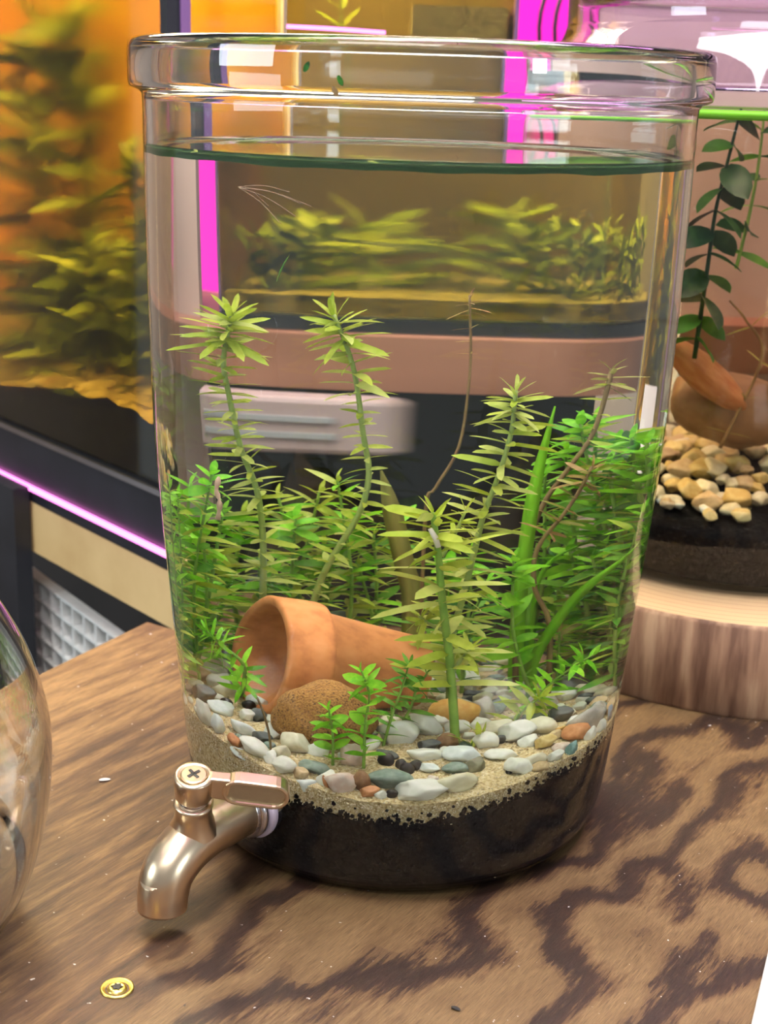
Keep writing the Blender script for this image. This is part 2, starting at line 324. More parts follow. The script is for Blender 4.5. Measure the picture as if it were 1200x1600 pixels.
# ------------------------------------------------------------------ mesh helpers
class MB:
    def __init__(s): s.v = []; s.f = []; s.mi = []; s.cur = 0
    def add(s, vs, fs):
        k = len(s.v); s.v += [tuple(x) for x in vs]; s.f += [tuple(i + k for i in f) for f in fs]; s.mi += [s.cur] * len(fs)
    def box(s, c, h, rot=None):
        vs = []
        for x in (-1, 1):
            for y in (-1, 1):
                for z in (-1, 1):
                    p = Vector((x * h[0], y * h[1], z * h[2]))
                    if rot is not None: p = rot @ p
                    vs.append(p + Vector(c))
        fs = [(0, 1, 3, 2), (4, 6, 7, 5), (0, 4, 5, 1), (2, 3, 7, 6), (0, 2, 6, 4), (1, 5, 7, 3)]
        if rot is not None and rot.determinant() < 0: fs = [f[::-1] for f in fs]
        s.add(vs, fs)
    def lathe(s, prof, n=64, o=(0, 0, 0), M=None):
        vs = []; idx = []
        for r, z in prof:
            if r < 1e-6: idx.append([len(vs)] * n); vs.append(Vector((0, 0, z)))
            else:
                row = []
                for i in range(n):
                    a = 2 * pi * i / n; row.append(len(vs)); vs.append(Vector((r * cos(a), r * sin(a), z)))
                idx.append(row)
        fs = []
        for a, b in zip(idx, idx[1:]):
            for i in range(n):
                j = (i + 1) % n; q = [a[i], a[j], b[j], b[i]]; u = []
                for k in q:
                    if k not in u: u.append(k)
                if len(u) > 2: fs.append(tuple(u))
        if M is not None: vs = [M @ v for v in vs]
        s.add([v + Vector(o) for v in vs], fs)
    def tube(s, pts, rad, n=10, caps=True):
        pts = [Vector(p) for p in pts]; rows = []; ref = None; vs = []
        for i, p in enumerate(pts):
            t = (pts[min(i + 1, len(pts) - 1)] - pts[max(i - 1, 0)]).normalized()
            if ref is None:
                ref = t.orthogonal().normalized()
            ref = (ref - t * ref.dot(t)).normalized(); bi = t.cross(ref)
            r = rad[i] if isinstance(rad, (list, tuple)) else rad
            rows.append([len(vs) + k for k in range(n)])
            for k in range(n):
                a = 2 * pi * k / n; vs.append(p + ref * (r * cos(a)) + bi * (r * sin(a)))
        fs = []
        for a, b in zip(rows, rows[1:]):
            for k in range(n): fs.append((a[k], a[(k + 1) % n], b[(k + 1) % n], b[k]))
        if caps: fs.append(tuple(reversed(rows[0]))); fs.append(tuple(rows[-1]))
        s.add(vs, fs)
    def prism(s, poly, O, ux, uy, t):
        O = Vector(O); ux = Vector(ux); uy = Vector(uy); nz = ux.cross(uy).normalized() * t; n = len(poly)
        a = [O + ux * p[0] + uy * p[1] for p in poly]; vs = a + [p + nz for p in a]
        fs = [tuple(reversed(range(n))), tuple(range(n, 2 * n))] + [(i, (i + 1) % n, n + (i + 1) % n, n + i) for i in range(n)]
        s.add(vs, fs)
    def ring(s, pa, pb, O, ux, uy, t):               # extruded band between two outlines
        O = Vector(O); ux = Vector(ux); uy = Vector(uy); nz = ux.cross(uy).normalized() * t; n = len(pa); vs = []
        for P in (pa, pb):
            for k in (0, 1): vs += [O + ux * p[0] + uy * p[1] + nz * k for p in P]
        fs = []
        for i in range(n):
            j = (i + 1) % n
            fs += [(i, j, n + j, n + i), (2 * n + j, 2 * n + i, 3 * n + i, 3 * n + j), (j, i, 2 * n + i, 2 * n + j), (n + i, n + j, 3 * n + j, 3 * n + i)]
        s.add(vs, fs)
    def mesh(s, name, mats, smooth=False):
        me = bpy.data.meshes.new(name); me.from_pydata(s.v, [], s.f)
        for m in (mats if isinstance(mats, (list, tuple)) else [mats]): me.materials.append(MATS[m])
        me.polygons.foreach_set('material_index', s.mi)
        if smooth: me.polygons.foreach_set('use_smooth', [True] * len(s.f))
        me.update(); return me
    def build(s, name, mats, parent=None, smooth=False, loc=(0, 0, 0), bevel=0):
        o = link(name, s.mesh(name, mats, smooth), parent, loc)
        if bevel:
            b = o.modifiers.new('bevel', 'BEVEL'); b.width = bevel; b.segments = 2; b.limit_method = 'ANGLE'
        return o
def link(name, me, parent=None, loc=(0, 0, 0)):
    o = bpy.data.objects.new(name, me); COL.objects.link(o); o.location = loc; o.parent = parent; return o
def tag(o, label, cat, group=None, kind=None):
    o['label'] = label; o['category'] = cat
    if group: o['group'] = group
    if kind: o['kind'] = kind
    return o
def struct(o, label=None):
    o['kind'] = 'structure'
    if label: o['label'] = label
    return o
def thing(name, label, cat, loc=(0, 0, 0), group=None):
    o = bpy.data.objects.new(name, None); COL.objects.link(o); o.location = loc; o.empty_display_size = .01
    return tag(o, label, cat, group)
def spline(P, n=24):
    P = [Vector(p) for p in P]
    if len(P) < 3: return [P[0].lerp(P[-1], i / n) for i in range(n + 1)]
    Q = [P[0] * 2 - P[1]] + P + [P[-1] * 2 - P[-2]]; out = []; segs = len(P) - 1
    for s in range(segs):
        a, b, c, d = Q[s:s + 4]; k = max(2, n // segs)
        for i in range(k):
            t = i / k
            out.append(.5 * (2 * b + (c - a) * t + (2 * a - 5 * b + 4 * c - d) * t * t + (3 * b - a - 3 * c + d) * t ** 3))
    return out + [P[-1]]

# ------------------------------------------------------------------ the setting
D1 = Vector((-.648, .761, 0)).normalized(); D2 = Vector((.761, .648, 0)).normalized()
m = MB(); m.box((0, 0, -.75), (2.2, 2.2, .02)); struct(m.build('floor', 'dark_floor'), 'dark floor below the shelves')
m = MB(); m.box((0, 1.02, .4), (2.2, .02, 1.3)); struct(m.build('wall_back', 'wall_paint'), 'brownish back wall of the room')
m = MB()
poly = [(-.455, -.46), (.62, -.46), (.62, .36), (.03, .36), (-.04, .20), (-.118, .181), (-.1402, .1949), (-.1802, .1205)]
m.prism(poly, (0, 0, -.018), (1, 0, 0), (0, 1, 0), .018)
tag(m.build('tabletop', 'plywood'), 'weathered brown plywood tabletop with wavy dark grain under the jar', 'table')

# ------------------------------------------------------------------ the dispenser jar
jar = thing('glass_dispenser', 'large clear glass drink dispenser with spigot, planted as an aquarium', 'dispenser jar')
def dense(prof, k=3):
    out = []
    for (a, b), (c, d) in zip(prof, prof[1:]):
        for i in range(k): out.append((a + (c - a) * i / k, b + (d - b) * i / k))
    return out + [prof[-1]]
def smooth_prof(pts, n):                          # resample (r,z) smoothly
    P = [Vector((r, z, 0)) for r, z in pts]; return [(p.x, p.y) for p in spline(P, n)]
wall_pts = [(JR(z), z) for z in (.010, .02, .05, .09, .15, .20, .24, .286)]
outer = [(0, .0012), (.055, .0012), (.068, .0003), (.0745, 0), (.0790, .0012), (.0825, .0046)] + smooth_prof(wall_pts, 56)
rim = [(.1026, .2880), (.1036, .2894), (.1056, .2900), (.1070, .2908), (.1075, .2924), (.1075, .3040), (.1070, .3062), (.1054, .3074), (.1030, .3077), (.1008, .3070), (.0996, .3052), (.0992, .3020), (.0991, .286)]
inner_top = [(JR(z) - WALL, z) for z in (.283, .278, .274, WZ + .0016)]
m = MB(); m.lathe(outer + rim + inner_top, 144)
jb = m.build('jar_body', 'jar_glass', jar, True)
m = MB()
top = [(0, WZ), (.05, WZ), (.08, WZ), (JR(WZ) - WALL - .004, WZ), (JR(WZ) - WALL - .002, WZ + .0003), (JR(WZ) - WALL - .0008, WZ + .0009), (JR(WZ) - WALL, WZ + .0016)]
side = smooth_prof([(JR(z) - WALL, z) for z in (WZ + .0016, .25, .24, .20, .15, .09, .05, .02, .013)], 56) + [(.0805, .0075), (.0765, .0042), (.069, .0032), (0, .0032)]
m.lathe(list(reversed(top)), 144); m.f = [tuple(reversed(f)) for f in m.f] if False else m.f
k0 = len(m.f)
m.cur = 1; m.lathe(side, 144)
me = m.mesh('water', ['water_top', 'water_side'], True)
bm = bmesh.new(); bm.from_mesh(me); bmesh.ops.remove_doubles(bm, verts=bm.verts, dist=1e-6); bmesh.ops.recalc_face_normals(bm, faces=bm.faces); bm.to_mesh(me); bm.free()
tag(link('water', me), 'clear water filling the dispenser jar almost to its rim', 'water', kind='stuff')
for o_ in (jb,):
    bm = bmesh.new(); bm.from_mesh(o_.data); bm.normal_update()
    f0 = max(bm.faces, key=lambda f: f.calc_center_median().xy.length)
    if f0.normal.dot(Vector((f0.calc_center_median().x, f0.calc_center_median().y, 0))) < 0: bmesh.ops.reverse_faces(bm, faces=bm.faces)
    bm.to_mesh(o_.data); bm.free()

m = MB(); nn = 180; vs = []; fs = []
for i in range(nn):
    a = 2 * pi * i / nn; q = .5 + .5 * mnoise.noise(Vector((cos(a) * 6, sin(a) * 6, 1)))
    for z_ in (WZ - .0012 - .0012 * q, WZ - .0006, WZ + .0004):
        r_ = JR(z_) - WALL - .0007; vs.append((cos(a) * r_, sin(a) * r_, z_))
    r_ = JR(WZ) - WALL - .0028; vs.append((cos(a) * r_, sin(a) * r_, WZ - .0004))
for i in range(nn):
    a, b = i * 4, ((i + 1) % nn) * 4
    for k in range(3): fs.append((a + k, b + k, b + k + 1, a + k + 1))
m.add(vs, fs); tag(m.build('algae_line', 'algae_film', None, True), 'dark green algae line along the waterline of the dispenser jar', 'algae', kind='stuff')
# substrate
def disc_body(name, mat, ztop, zlow, gap, rings=26, n=220, jag=0.0):
    vs = []; fs = []; rows = []
    for k in range(rings + 1):
        row = []
        for i in range(n):
            a = 2 * pi * i / n; x, y = cos(a), sin(a)
            z = ztop(x * .085, y * .085) if k == rings else 0
            fr = k / rings; R_ = (JR(ztop(x * .087, y * .087)) - WALL - gap) * fr
            zz = ztop(x * R_, y * R_) + (jag * (random.random() - .5) * 2)
            row.append(len(vs)); vs.append((x * max(R_, 1e-4), y * max(R_, 1e-4), zz))
        rows.append(row)
    steps = 10
    for s in range(1, steps + 1):
        row = []
        for i in range(n):
            a = 2 * pi * i / n; x, y = cos(a), sin(a); zt = vs[rows[rings][i]][2]
            z = zt + (zlow - zt) * s / steps; R_ = JR(z) - WALL - gap - (.0006 if z < .013 else 0) - (.0030 if z < .0075 else 0) - (.0035 if z < .0050 else 0) - (.0006 * random.random() if s < steps else 0)
            row.append(len(vs)); vs.append((x * R_, y * R_, z))
        rows.append(row)
    for a, b in zip(rows, rows[1:]):
        for i in range(n): fs.append((a[i], a[(i + 1) % n], b[(i + 1) % n], b[i]))
    fs.append(tuple(reversed(rows[-1])))
    me = bpy.data.meshes.new(name); me.from_pydata([tuple(v) for v in vs], [], fs); me.materials.append(MATS[mat]); me.update()
    return link(name, me)
def soil_top(x, y):
    a = atan2(y, x)
    lw = min(1, max(0, (-x - .036) / .02)); lw = lw * lw * (3 - 2 * lw)
    return sz(x, y) - .0078 - .0016 * sin(3 * a + 1) - .022 * lw + .0022 * mnoise.noise(Vector((x * 140, y * 140, 0))) + .0016 * mnoise.noise(Vector((x * 500, y * 500, 4)))
so = disc_body('black_soil', 'soil', soil_top, .0045, .0003, jag=.0009)
tag(so, 'layer of black planting soil at the bottom of the dispenser jar', 'soil', kind='stuff')
sa = disc_body('sand', 'sand', sz, .014, .0012, jag=.0003)
tag(sa, 'layer of pale golden sand over the black soil in the jar', 'sand', kind='stuff')
ico = bmesh.new(); bmesh.ops.create_icosphere(ico, subdivisions=1, radius=1); IV = [v.co.copy() for v in ico.verts]; IF = [tuple(v.index for v in f.verts) for f in ico.faces]; ico.free()
OV = [Vector(v) for v in ((1, 0, 0), (-1, 0, 0), (0, 1, 0), (0, -1, 0), (0, 0, 1), (0, 0, -1))]; OF = [(0, 2, 4), (2, 1, 4), (1, 3, 4), (3, 0, 4), (2, 0, 5), (1, 2, 5), (3, 1, 5), (0, 3, 5)]
rs = random.Random(3)
m = MB()
for i in range(2300):
    a = rs.uniform(-pi, pi) if i % 3 == 0 else rs.uniform(-pi * .98, -.02); zt = soil_top(cos(a) * .086, sin(a) * .086)
    z = zt + rs.gauss(.0004, .0019) if i % 2 else rs.uniform(.012, zt); R_ = JR(z) - WALL - .0011; r = rs.uniform(.0005, .0013)
    m.add([Vector((cos(a) * R_, sin(a) * R_, z)) + Vector((v.x * r * rs.uniform(.7, 1.1), v.y * r, v.z * r * .9)) for v in IV], IF)
tag(m.build('soil_granules', 'soil_grain'), 'loose black soil granules pressed against the glass', 'soil', kind='stuff')
m = MB()
for i in range(5200):
    r0 = .0885 * sqrt(rs.random()); a = rs.uniform(-pi, pi); x, y = r0 * cos(a), r0 * sin(a)
    r = rs.uniform(.00025, .0006); z = sz(x, y) + r * .3
    m.add([Vector((x, y, z)) + v * r * rs.uniform(.7, 1.2) for v in OV], OF)
for i in range(2200):
    a = rs.uniform(-pi, 0); zt = sz(cos(a) * .087, sin(a) * .087); z = rs.uniform(zt - .009, zt); R_ = JR(z) - WALL - .0008 - rs.uniform(0, .0006); r = rs.uniform(.0003, .0006)
    m.add([Vector((cos(a) * R_, sin(a) * R_, z)) + v * r * rs.uniform(.7, 1.2) for v in OV], OF)
pmat('sand_grains', None, None, 1500, .6, stops=[(.3, (.40, .27, .10)), (.48, (.72, .60, .36)), (.62, (.88, .82, .66)), (.75, (.55, .38, .18))], detail=1)
tag(m.build('sand_grains', 'sand_grains'), 'coarse sparkling sand grains scattered over the sand bed', 'sand', kind='stuff')

# spigot, parts of the dispenser
AS = radians(-128); RAD = Vector((cos(AS), sin(AS), 0)); TAN = Vector((-sin(AS), cos(AS), 0)); ZS = .0310
B0 = RAD * JR(ZS) + Vector((0, 0, ZS))
tilt = Matrix.Rotation(0, 3, 'X')
def lathe_dir(m, prof, O, d, n=40):
    q = Vector((0, 0, 1)).rotation_difference(Vector(d)); m.lathe(prof, n, O, q.to_matrix())
sp = bpy.data.objects.new('spigot', None); COL.objects.link(sp); sp.parent = jar; sp['label'] = 'champagne metal spigot with lever tap'
m = MB(); lathe_dir(m, [(0, -.0012), (.0118, -.0012), (.0124, 0), (.0124, .0016), (.0118, .0026), (0, .0026)], B0, RAD); m.build('washer', 'rubber', sp, True)['label'] = 'mauve rubber washer'
m = MB(); lathe_dir(m, [(0, .0026), (.0108, .0026), (.0112, .0032), (.0112, .0052), (.0104, .0060), (.0090, .0062), (0, .0062)], B0, RAD); m.build('flange_nut', 'steel', sp, True)
path = [B0 + RAD * .006, B0 + RAD * .012, B0 + RAD * .020, B0 + RAD * .028 + Vector((0, 0, -.0004)), B0 + RAD * .037 + Vector((0, 0, -.0030)), B0 + RAD * .0440 + Vector((0, 0, -.0085)), B0 + RAD * .0465 + Vector((0, 0, -.0150)), B0 + RAD * .0472 + Vector((0, 0, -.0215))]
P = spline(path, 49); rr = [.0092 + .0005 * min(1, i / 20) - .0008 * max(0, (i - 30) / 20) for i in range(len(P))]
m = MB(); m.tube(P, rr, 36, caps=False)
# closed lip and dark bore of the outlet
m.tube([P[-1], P[-1] + Vector((0, 0, .012))], [rr[-1], rr[-1] - .0012], 36, caps=True)
m.build('spout', 'nickel', sp, True)
m = MB(); lathe_dir(m, [(.0086, 0), (.0092, .0002), (.0093, .0014), (.0088, .0018)], B0 + RAD * .0058, RAD); m.build('collar_ring', 'steel', sp, True)
V0 = B0 + RAD * .0315
AX = Vector((.05, -.27, 1)).normalized()                      # the valve leans towards the viewer
m = MB(); lathe_dir(m, [(.0090, .004), (.0076, .0075), (.0067, .011), (.0065, .0150), (.0071, .0160), (.0071, .0170), (.0062, .0174), (0, .0174)], V0, AX); m.build('valve_neck', 'nickel', sp, True)
m = MB(); lathe_dir(m, [(0, .0172), (.0054, .0172), (.0056, .0184), (.0054, .0200), (0, .0200)], V0, AX); m.build('valve_seal', 'steel', sp, True)
CT = V0 + AX * .0198
_d = pix(454, 1236); _c = CT + AX * .004; ltip = CAM + _d * ((_c - CAM).dot(AX) / _d.dot(AX))
LD = ltip - _c; LL = LD.length; LD.normalize(); LN = LD.cross(AX)      # LN faces the viewer
m = MB(); lathe_dir(m, [(0, 0), (.0061, 0), (.0067, .0008), (.0071, .0092), (.0068, .0100), (.0054, .0102), (.0051, .0098), (0, .0098)], CT, AX); m.build('lever_hub', 'nickel', sp, True)
m = MB(); lathe_dir(m, [(.0047, .0099), (.0046, .0103), (.0042, .0105), (0, .0105)], CT, AX); m.cur = 1
HQ = Matrix((LD, AX.cross(LD), AX)).transposed()
for k in (0, 1): m.box(CT + AX * .01055, (.0025, .00050, .0002), HQ @ Matrix.Rotation(radians(40 + 90 * k), 3, 'Z'))
m.build('screw_head', ['nickel', 'black_slot'], sp)['label'] = 'cross-slotted screw head in the lever hub'
HH = .0112
def capsule(x0, x1, h, n=10):
    r = h / 2; out = []
    for i in range(n + 1): a = pi / 2 - pi * i / n; out.append((x1 - r + r * cos(a), r * sin(a)))
    for i in range(n + 1): a = -pi / 2 - pi * i / n; out.append((x0 + r + r * cos(a), r * sin(a)))
    return out
LD, AV = (LD * cos(.12) - AX * sin(.12)), (AX * cos(.12) + LD * sin(.12))      # the lever droops a little
CO = CT + AX * .0064 - LN * .0031
m = MB(); m.ring(capsule(.0100, LL, HH), capsule(.0116, LL - .0016, HH - .0032), CO, LD, AV, .0062)
m.prism([(.0050, -.0040), (.0125, -.0048), (.0130, .0050), (.0050, .0046)], CO + LN * .0006, LD, AV, .0050)
m.build('lever', 'nickel', sp, bevel=.0008)
m = MB(); m.prism(capsule(.0112, LL - .0012, HH - .0026)[::-1], CO + LN * .0016, LD, AV, .0034); m.build('lever_inset', 'nickel_dark', sp)

# ------------------------------------------------------------------ terracotta pot and stones in the jar
pm = at(413, 1030, -.003); pb = at(655, 1050, .008)
pm.z = sz(pm.x, pm.y) + .0225; pb.z = sz(pb.x, pb.y) + .0150
axv = (pb - pm); PL = axv.length; axv.normalize()
pot = thing('terracotta_pot', 'small terracotta flower pot lying on its side on the gravel', 'flower pot', (pm.x, pm.y, sz(pm.x, pm.y)))
qm = Vector((0, 0, 1)).rotation_difference(axv).to_matrix(); off = pm - pot.location
m = MB(); m.lathe([(.0238, .0150), (.0215, .0152), (.0145, PL), (.0138, PL + .0006), (.003, PL + .0006), (.003, PL - .003), (.0125, PL - .003), (.0198, .010)], 64, off, qm); m.build('pot_wall', 'terracotta', pot, True)
m = MB(); m.lathe([(.0205, .016), (.0210, .0005), (.0216, -.0003), (.0240, -.0003), (.0250, .0006), (.0247, .0140), (.0242, .0156), (.0216, .0160)], 64, off, qm); m.build('pot_rim', 'terracotta', pot, True)

def rock_mesh(name, mat, seed, sub=3, rough=.18, facet=.0):
    bm = bmesh.new(); bmesh.ops.create_icosphere(bm, subdivisions=sub, radius=1)
    rs_ = random.Random(seed); planes = [(Vector((rs_.gauss(0, 1), rs_.gauss(0, 1), rs_.gauss(0, 1))).normalized(), rs_.uniform(.55, .85)) for _ in range(11)]
    for v in bm.verts:
        p = v.co.copy()
        if facet:
            for n_, d_ in planes:
                k = p.dot(n_)
                if k > d_: p -= n_ * (k - d_) * facet
        n1 = mnoise.noise(v.co * 1.4 + Vector((seed * 3.1, 0, 0))); n2 = mnoise.noise(v.co * 3.5 + Vector((0, seed * 1.7, 0)))
        v.co = p * (1 + rough * n1 + rough * .35 * n2)
    me = bpy.data.meshes.new(name); bm.to_mesh(me); bm.free(); me.materials.append(MATS[mat])
    me.polygons.foreach_set('use_smooth', [True] * len(me.polygons)); return me
def put(o, p, s, rz=0, rx=0, ry=0):
    o.location = p; o.scale = s; o.rotation_euler = (rx, ry, rz); return o
p = at_sand(508, 1168); o = link('pumice_stone', rock_mesh('pumice_stone', 'pumice', 4, 4, .16))
put(o, (p.x, p.y + .008, p.z + .0095), (.0180, .0125, .0150), .2, .0, -.2); tag(o, 'rough porous brown stone leaning in front of the terracotta pot', 'stone')
p = at_sand(708, 1135); o = link('ochre_stone', rock_mesh('ochre_stone', 'stone_ochre', 9, 3, .12))
put(o, (p.x, p.y + .004, p.z + .0045), (.0080, .0070, .0064), .1); tag(o, 'smooth orange ochre stone behind the thick green stem', 'stone')
p = at(540, 968, .062); o = link('grey_green_stone', rock_mesh('grey_green_stone', 'stone_greygreen', 12, 3, .2, .6))
put(o, (p.x, p.y, p.z - .004), (.0085, .007, .0075), .4); tag(o, 'round grey green stone standing behind the terracotta pot', 'stone')

# pebbles: px, py, width px, height px, stone, tilt, label
PEB = [
 (320,1121,24,46,'white',1.4,'long white pebble standing against the left wall of the jar'),
 (348,1109,38,24,'bluewhite',-.4,'oval bluish white pebble between the left wall and the pot mouth'),
 (341,1138,17,30,'bluewhite',1.4,'narrow pale blue pebble just above the tap hub'),
 (318,1090,30,30,'slate',.3,'dark green grey pebble by the left wall beside the white ones'),
 (354,1082,32,26,'cream',.2,'round cream pebble touching a black granule left of the pot'),
 (355,1099,15,12,'jet',.5,'jet black granule lying on the round cream pebble'),
 (306,1030,52,36,'cream',.3,'large cream stone seen distorted at the left wall'),
 (298,998,44,34,'olive',.2,'olive tan stone at the left wall, the highest of the pile'),
 (303,1055,34,26,'tan',.2,'tan pebble at the left wall under the large cream stone'),
 (384,1142,38,20,'bluewhite',-.7,'slanting bluish pebble left of the thin dead twig'),
 (366,1163,36,20,'rust',-.6,'flat rust orange pebble right above the tap lever'),
 (377,1183,48,15,'bluewhite',-.4,'long blue grey pebble along the top of the tap lever'),
 (397,1172,46,24,'white',-.8,'long white pebble next to the flat rust orange one'),
 (386,1122,22,20,'white',.3,'small white pebble above the slanting bluish pebble'),
 (390,1104,16,14,'jet',.3,'jet black granule in front of the pot mouth'),
 (405,1100,30,20,'bluewhite',-.5,'pale blue pebble lying in the pot mouth'),
 (418,1082,36,18,'white',.1,'broad white pebble inside the pot mouth'),
 (402,1122,26,20,'slate',.1,'dark grey pebble under the lip of the pot'),
 (408,1155,28,18,'slate',-.2,'dark slate pebble crossed by the thin dead twig'),
 (441,1178,28,24,'cream',.1,'smooth round cream pebble above the tip of the tap lever'),
 (464,1166,38,38,'cream',.6,'large ridged cream pebble at the foot of the brown stone'),
 (424,1187,20,22,'white',.2,'small white pebble at the foot of the thin dead twig'),
 (443,1201,36,24,'white',-.3,'rounded white pebble behind the end of the tap lever'),
 (467,1215,28,20,'tan',.2,'small angular tan pebble right of the tap lever end'),
 (479,1236,40,26,'bluewhite',-.4,'translucent white pebble pressed on the glass right of the tap lever'),
 (495,1203,46,22,'greygreen',.1,'dark green pebble below the ridged cream pebble'),
 (498,1174,36,22,'white',.0,'flat white pebble left of the smallest front sprig'),
 (526,1160,30,22,'white',.2,'white pebble behind the smallest front sprig'),
 (548,1188,38,34,'pinkwhite',.3,'pinkish white pebble at the foot of the front sprigs'),
 (535,1228,46,36,'pinkwhite',.1,'large pink and white pebble nearest the front glass'),
 (506,1232,10,28,'rust',.5,'thin orange splinter left of the large pink and white pebble'),
 (512,1220,30,22,'white',.4,'white pebble behind the thin orange splinter'),
 (564,1228,26,30,'brown',.2,'brown pebble right of the large pink and white pebble'),
 (575,1243,32,18,'rust',.5,'bright orange pebble nearest the front glass'),
 (596,1245,20,14,'white',.3,'tiny white pebble right of the bright orange pebble'),
 (546,1252,17,14,'jet',.1,'jet black granule below the large pink and white pebble'),
 (567,1257,12,10,'jet',.1,'jet black granule below the bright orange pebble'),
 (607,1223,66,26,'greygreen',-.05,'long grey green pebble lying flat near the front glass'),
 (612,1243,16,12,'jet',.1,'jet black granule under the long grey green pebble'),
 (625,1150,58,44,'white',.1,'biggest white stone right of the front sprigs'),
 (664,1138,46,40,'white',.5,'big white stone beside the smooth ochre stone'),
 (753,1113,36,36,'palegrey',.4,'pale grey stone right of the smooth ochre stone'),
 (696,1164,32,24,'brown',.1,'smooth brown pebble at the foot of the thick green stem'),
 (668,1167,34,16,'slate',.1,'dark grey pebble wedged under the two big white stones'),
 (668,1181,54,20,'white',-.2,'long white pebble below the two big white stones'),
 (722,1182,52,28,'bluewhite',.4,'large bluish white pebble at the base of the thick green stem'),
 (741,1199,32,22,'olive',.2,'dark olive pebble under the large bluish white pebble'),
 (709,1204,38,16,'greygreen',.1,'flat grey green pebble left of the dark olive one'),
 (668,1203,30,15,'bluewhite',-.4,'small bluish pebble right of the black granule heap'),
 (650,1199,18,16,'jet',.5,'rightmost granule of the black granule heap'),
 (636,1204,20,16,'jet',.1,'middle granule of the black granule heap'),
 (627,1197,16,14,'jet',.9,'leftmost granule of the black granule heap'),
 (603,1190,22,18,'jet',.2,'large jet black granule left of the black granule heap'),
 (655,1245,78,34,'white',-.05,'longest white pebble, lying flat nearest the front glass'),
 (716,1225,60,28,'cream',.15,'cream pebble with dark spots behind the front sand strip'),
 (678,1221,18,15,'pinkwhite',.1,'small pink pebble left of the spotted cream pebble'),
 (776,1139,50,22,'cream',.1,'cream pebble under the low spreading sprig'),
 (757,1162,38,24,'white',-.2,'white pebble right of the thick green stem base'),
 (804,1151,52,36,'white',-.1,'biggest white stone on the right half of the bed'),
 (780,1158,28,18,'slate',-.3,'dark slate pebble left of the biggest right hand white stone'),
 (784,1181,44,18,'white',.1,'flat white pebble in front of the dark slate pebble'),
 (825,1161,28,20,'white',.1,'small white pebble under the biggest right hand white stone'),
 (842,1140,46,26,'cream',-.3,'cream pebble right of the biggest right hand white stone'),
 (850,1164,30,22,'yellowtan',.1,'rounded yellow tan pebble on the right half'),
 (879,1141,18,12,'ochre',-.2,'tiny bright yellow pebble on bare sand'),
 (903,1147,34,30,'rust',.2,'orange pink stone near the right wall'),
 (921,1150,32,20,'white',.7,'slanting white pebble right of the orange pink stone'),
 (942,1144,18,28,'white',1.3,'upright white pebble touching the right wall'),
 (950,1120,12,28,'bluegrey',1.4,'upright blue grey pebble touching the right wall'),
 (932,1118,20,40,'palegrey',1.3,'tall pale stone near the right wall behind the blue grey one'),
 (879,1169,26,16,'pinkwhite',.3,'small pink pebble beside the round teal one'),
 (897,1174,24,22,'teal',.1,'round teal pebble near the right wall'),
 (910,1176,9,9,'jet',.1,'jet black granule beside the round teal pebble'),
 (871,1187,34,18,'white',.2,'oval white pebble left of the round teal one'),
 (837,1190,30,24,'cream',.1,'cream pebble in front of the rounded yellow tan one'),
 (811,1201,40,28,'white',.2,'angular white pebble lying alone on the right sand'),
 (795,1207,9,9,'jet',.1,'jet black granule beside the lone angular white pebble'),
 (848,1206,32,16,'tan',.1,'sandy tan pebble half sunk in the right sand'),
 (871,1122,36,26,'slate',.1,'dark grey stone in the shade at the right back'),
 (920,1128,42,38,'palegrey',.4,'pale rough stone in the corner of the right wall'),
 (850,1098,40,26,'palegrey',.1,'pale stone below the right hand sprigs'),
]
RM = {}
def rock_of(kind, v):
    k = (kind, v)
    if k not in RM: RM[k] = rock_mesh('pebble', 'stone_' + kind, 20 + v * 7, 3, .10, 1.0 if kind != 'jet' else .2)
    return RM[k]
placed = []
for i, (px, py, pw, ph, kind, rot, lab) in enumerate(PEB):
    q = at_sand(px, py + ph * .25); q2 = at_sand(px + 12, py + ph * .25)
    sx = max(2600, 12 / max(.0015, abs(q2.x - q.x)) ); wx = pw / min(sx, 5200) / 2 * 1.28; hz = ph / 4300 / 2 * 1.5
    a, b = max(wx, hz), min(wx, hz)
    o = link('black_granule' if kind == 'jet' else 'pebble', rock_of(kind, i % 5))
    put(o, (q.x, q.y + hz * .3, q.z + hz * .55), (wx, max(.0016, (wx + hz) * .42), hz), random.uniform(-.25, .25), random.uniform(-.2, .2), -rot * (.5 if abs(rot) < 1 else .15))
    tag(o, lab, 'granule' if kind == 'jet' else 'pebble', 'black granules on the sand' if kind == 'jet' else 'pebbles on the sand bed')
    placed.append((q.x, q.y, wx))
rs = random.Random(11); cnt = 0; tries = 0
KL = {'white': 'small white pebble wedged among the larger stones in the dispenser jar', 'cream': 'small cream pebble wedged among the larger stones in the dispenser jar',
      'slate': 'small dark slate pebble wedged among the larger stones in the dispenser jar', 'tan': 'small tan pebble wedged among the larger stones in the dispenser jar',
      'greygreen': 'small grey green pebble wedged among the larger stones in the dispenser jar'}
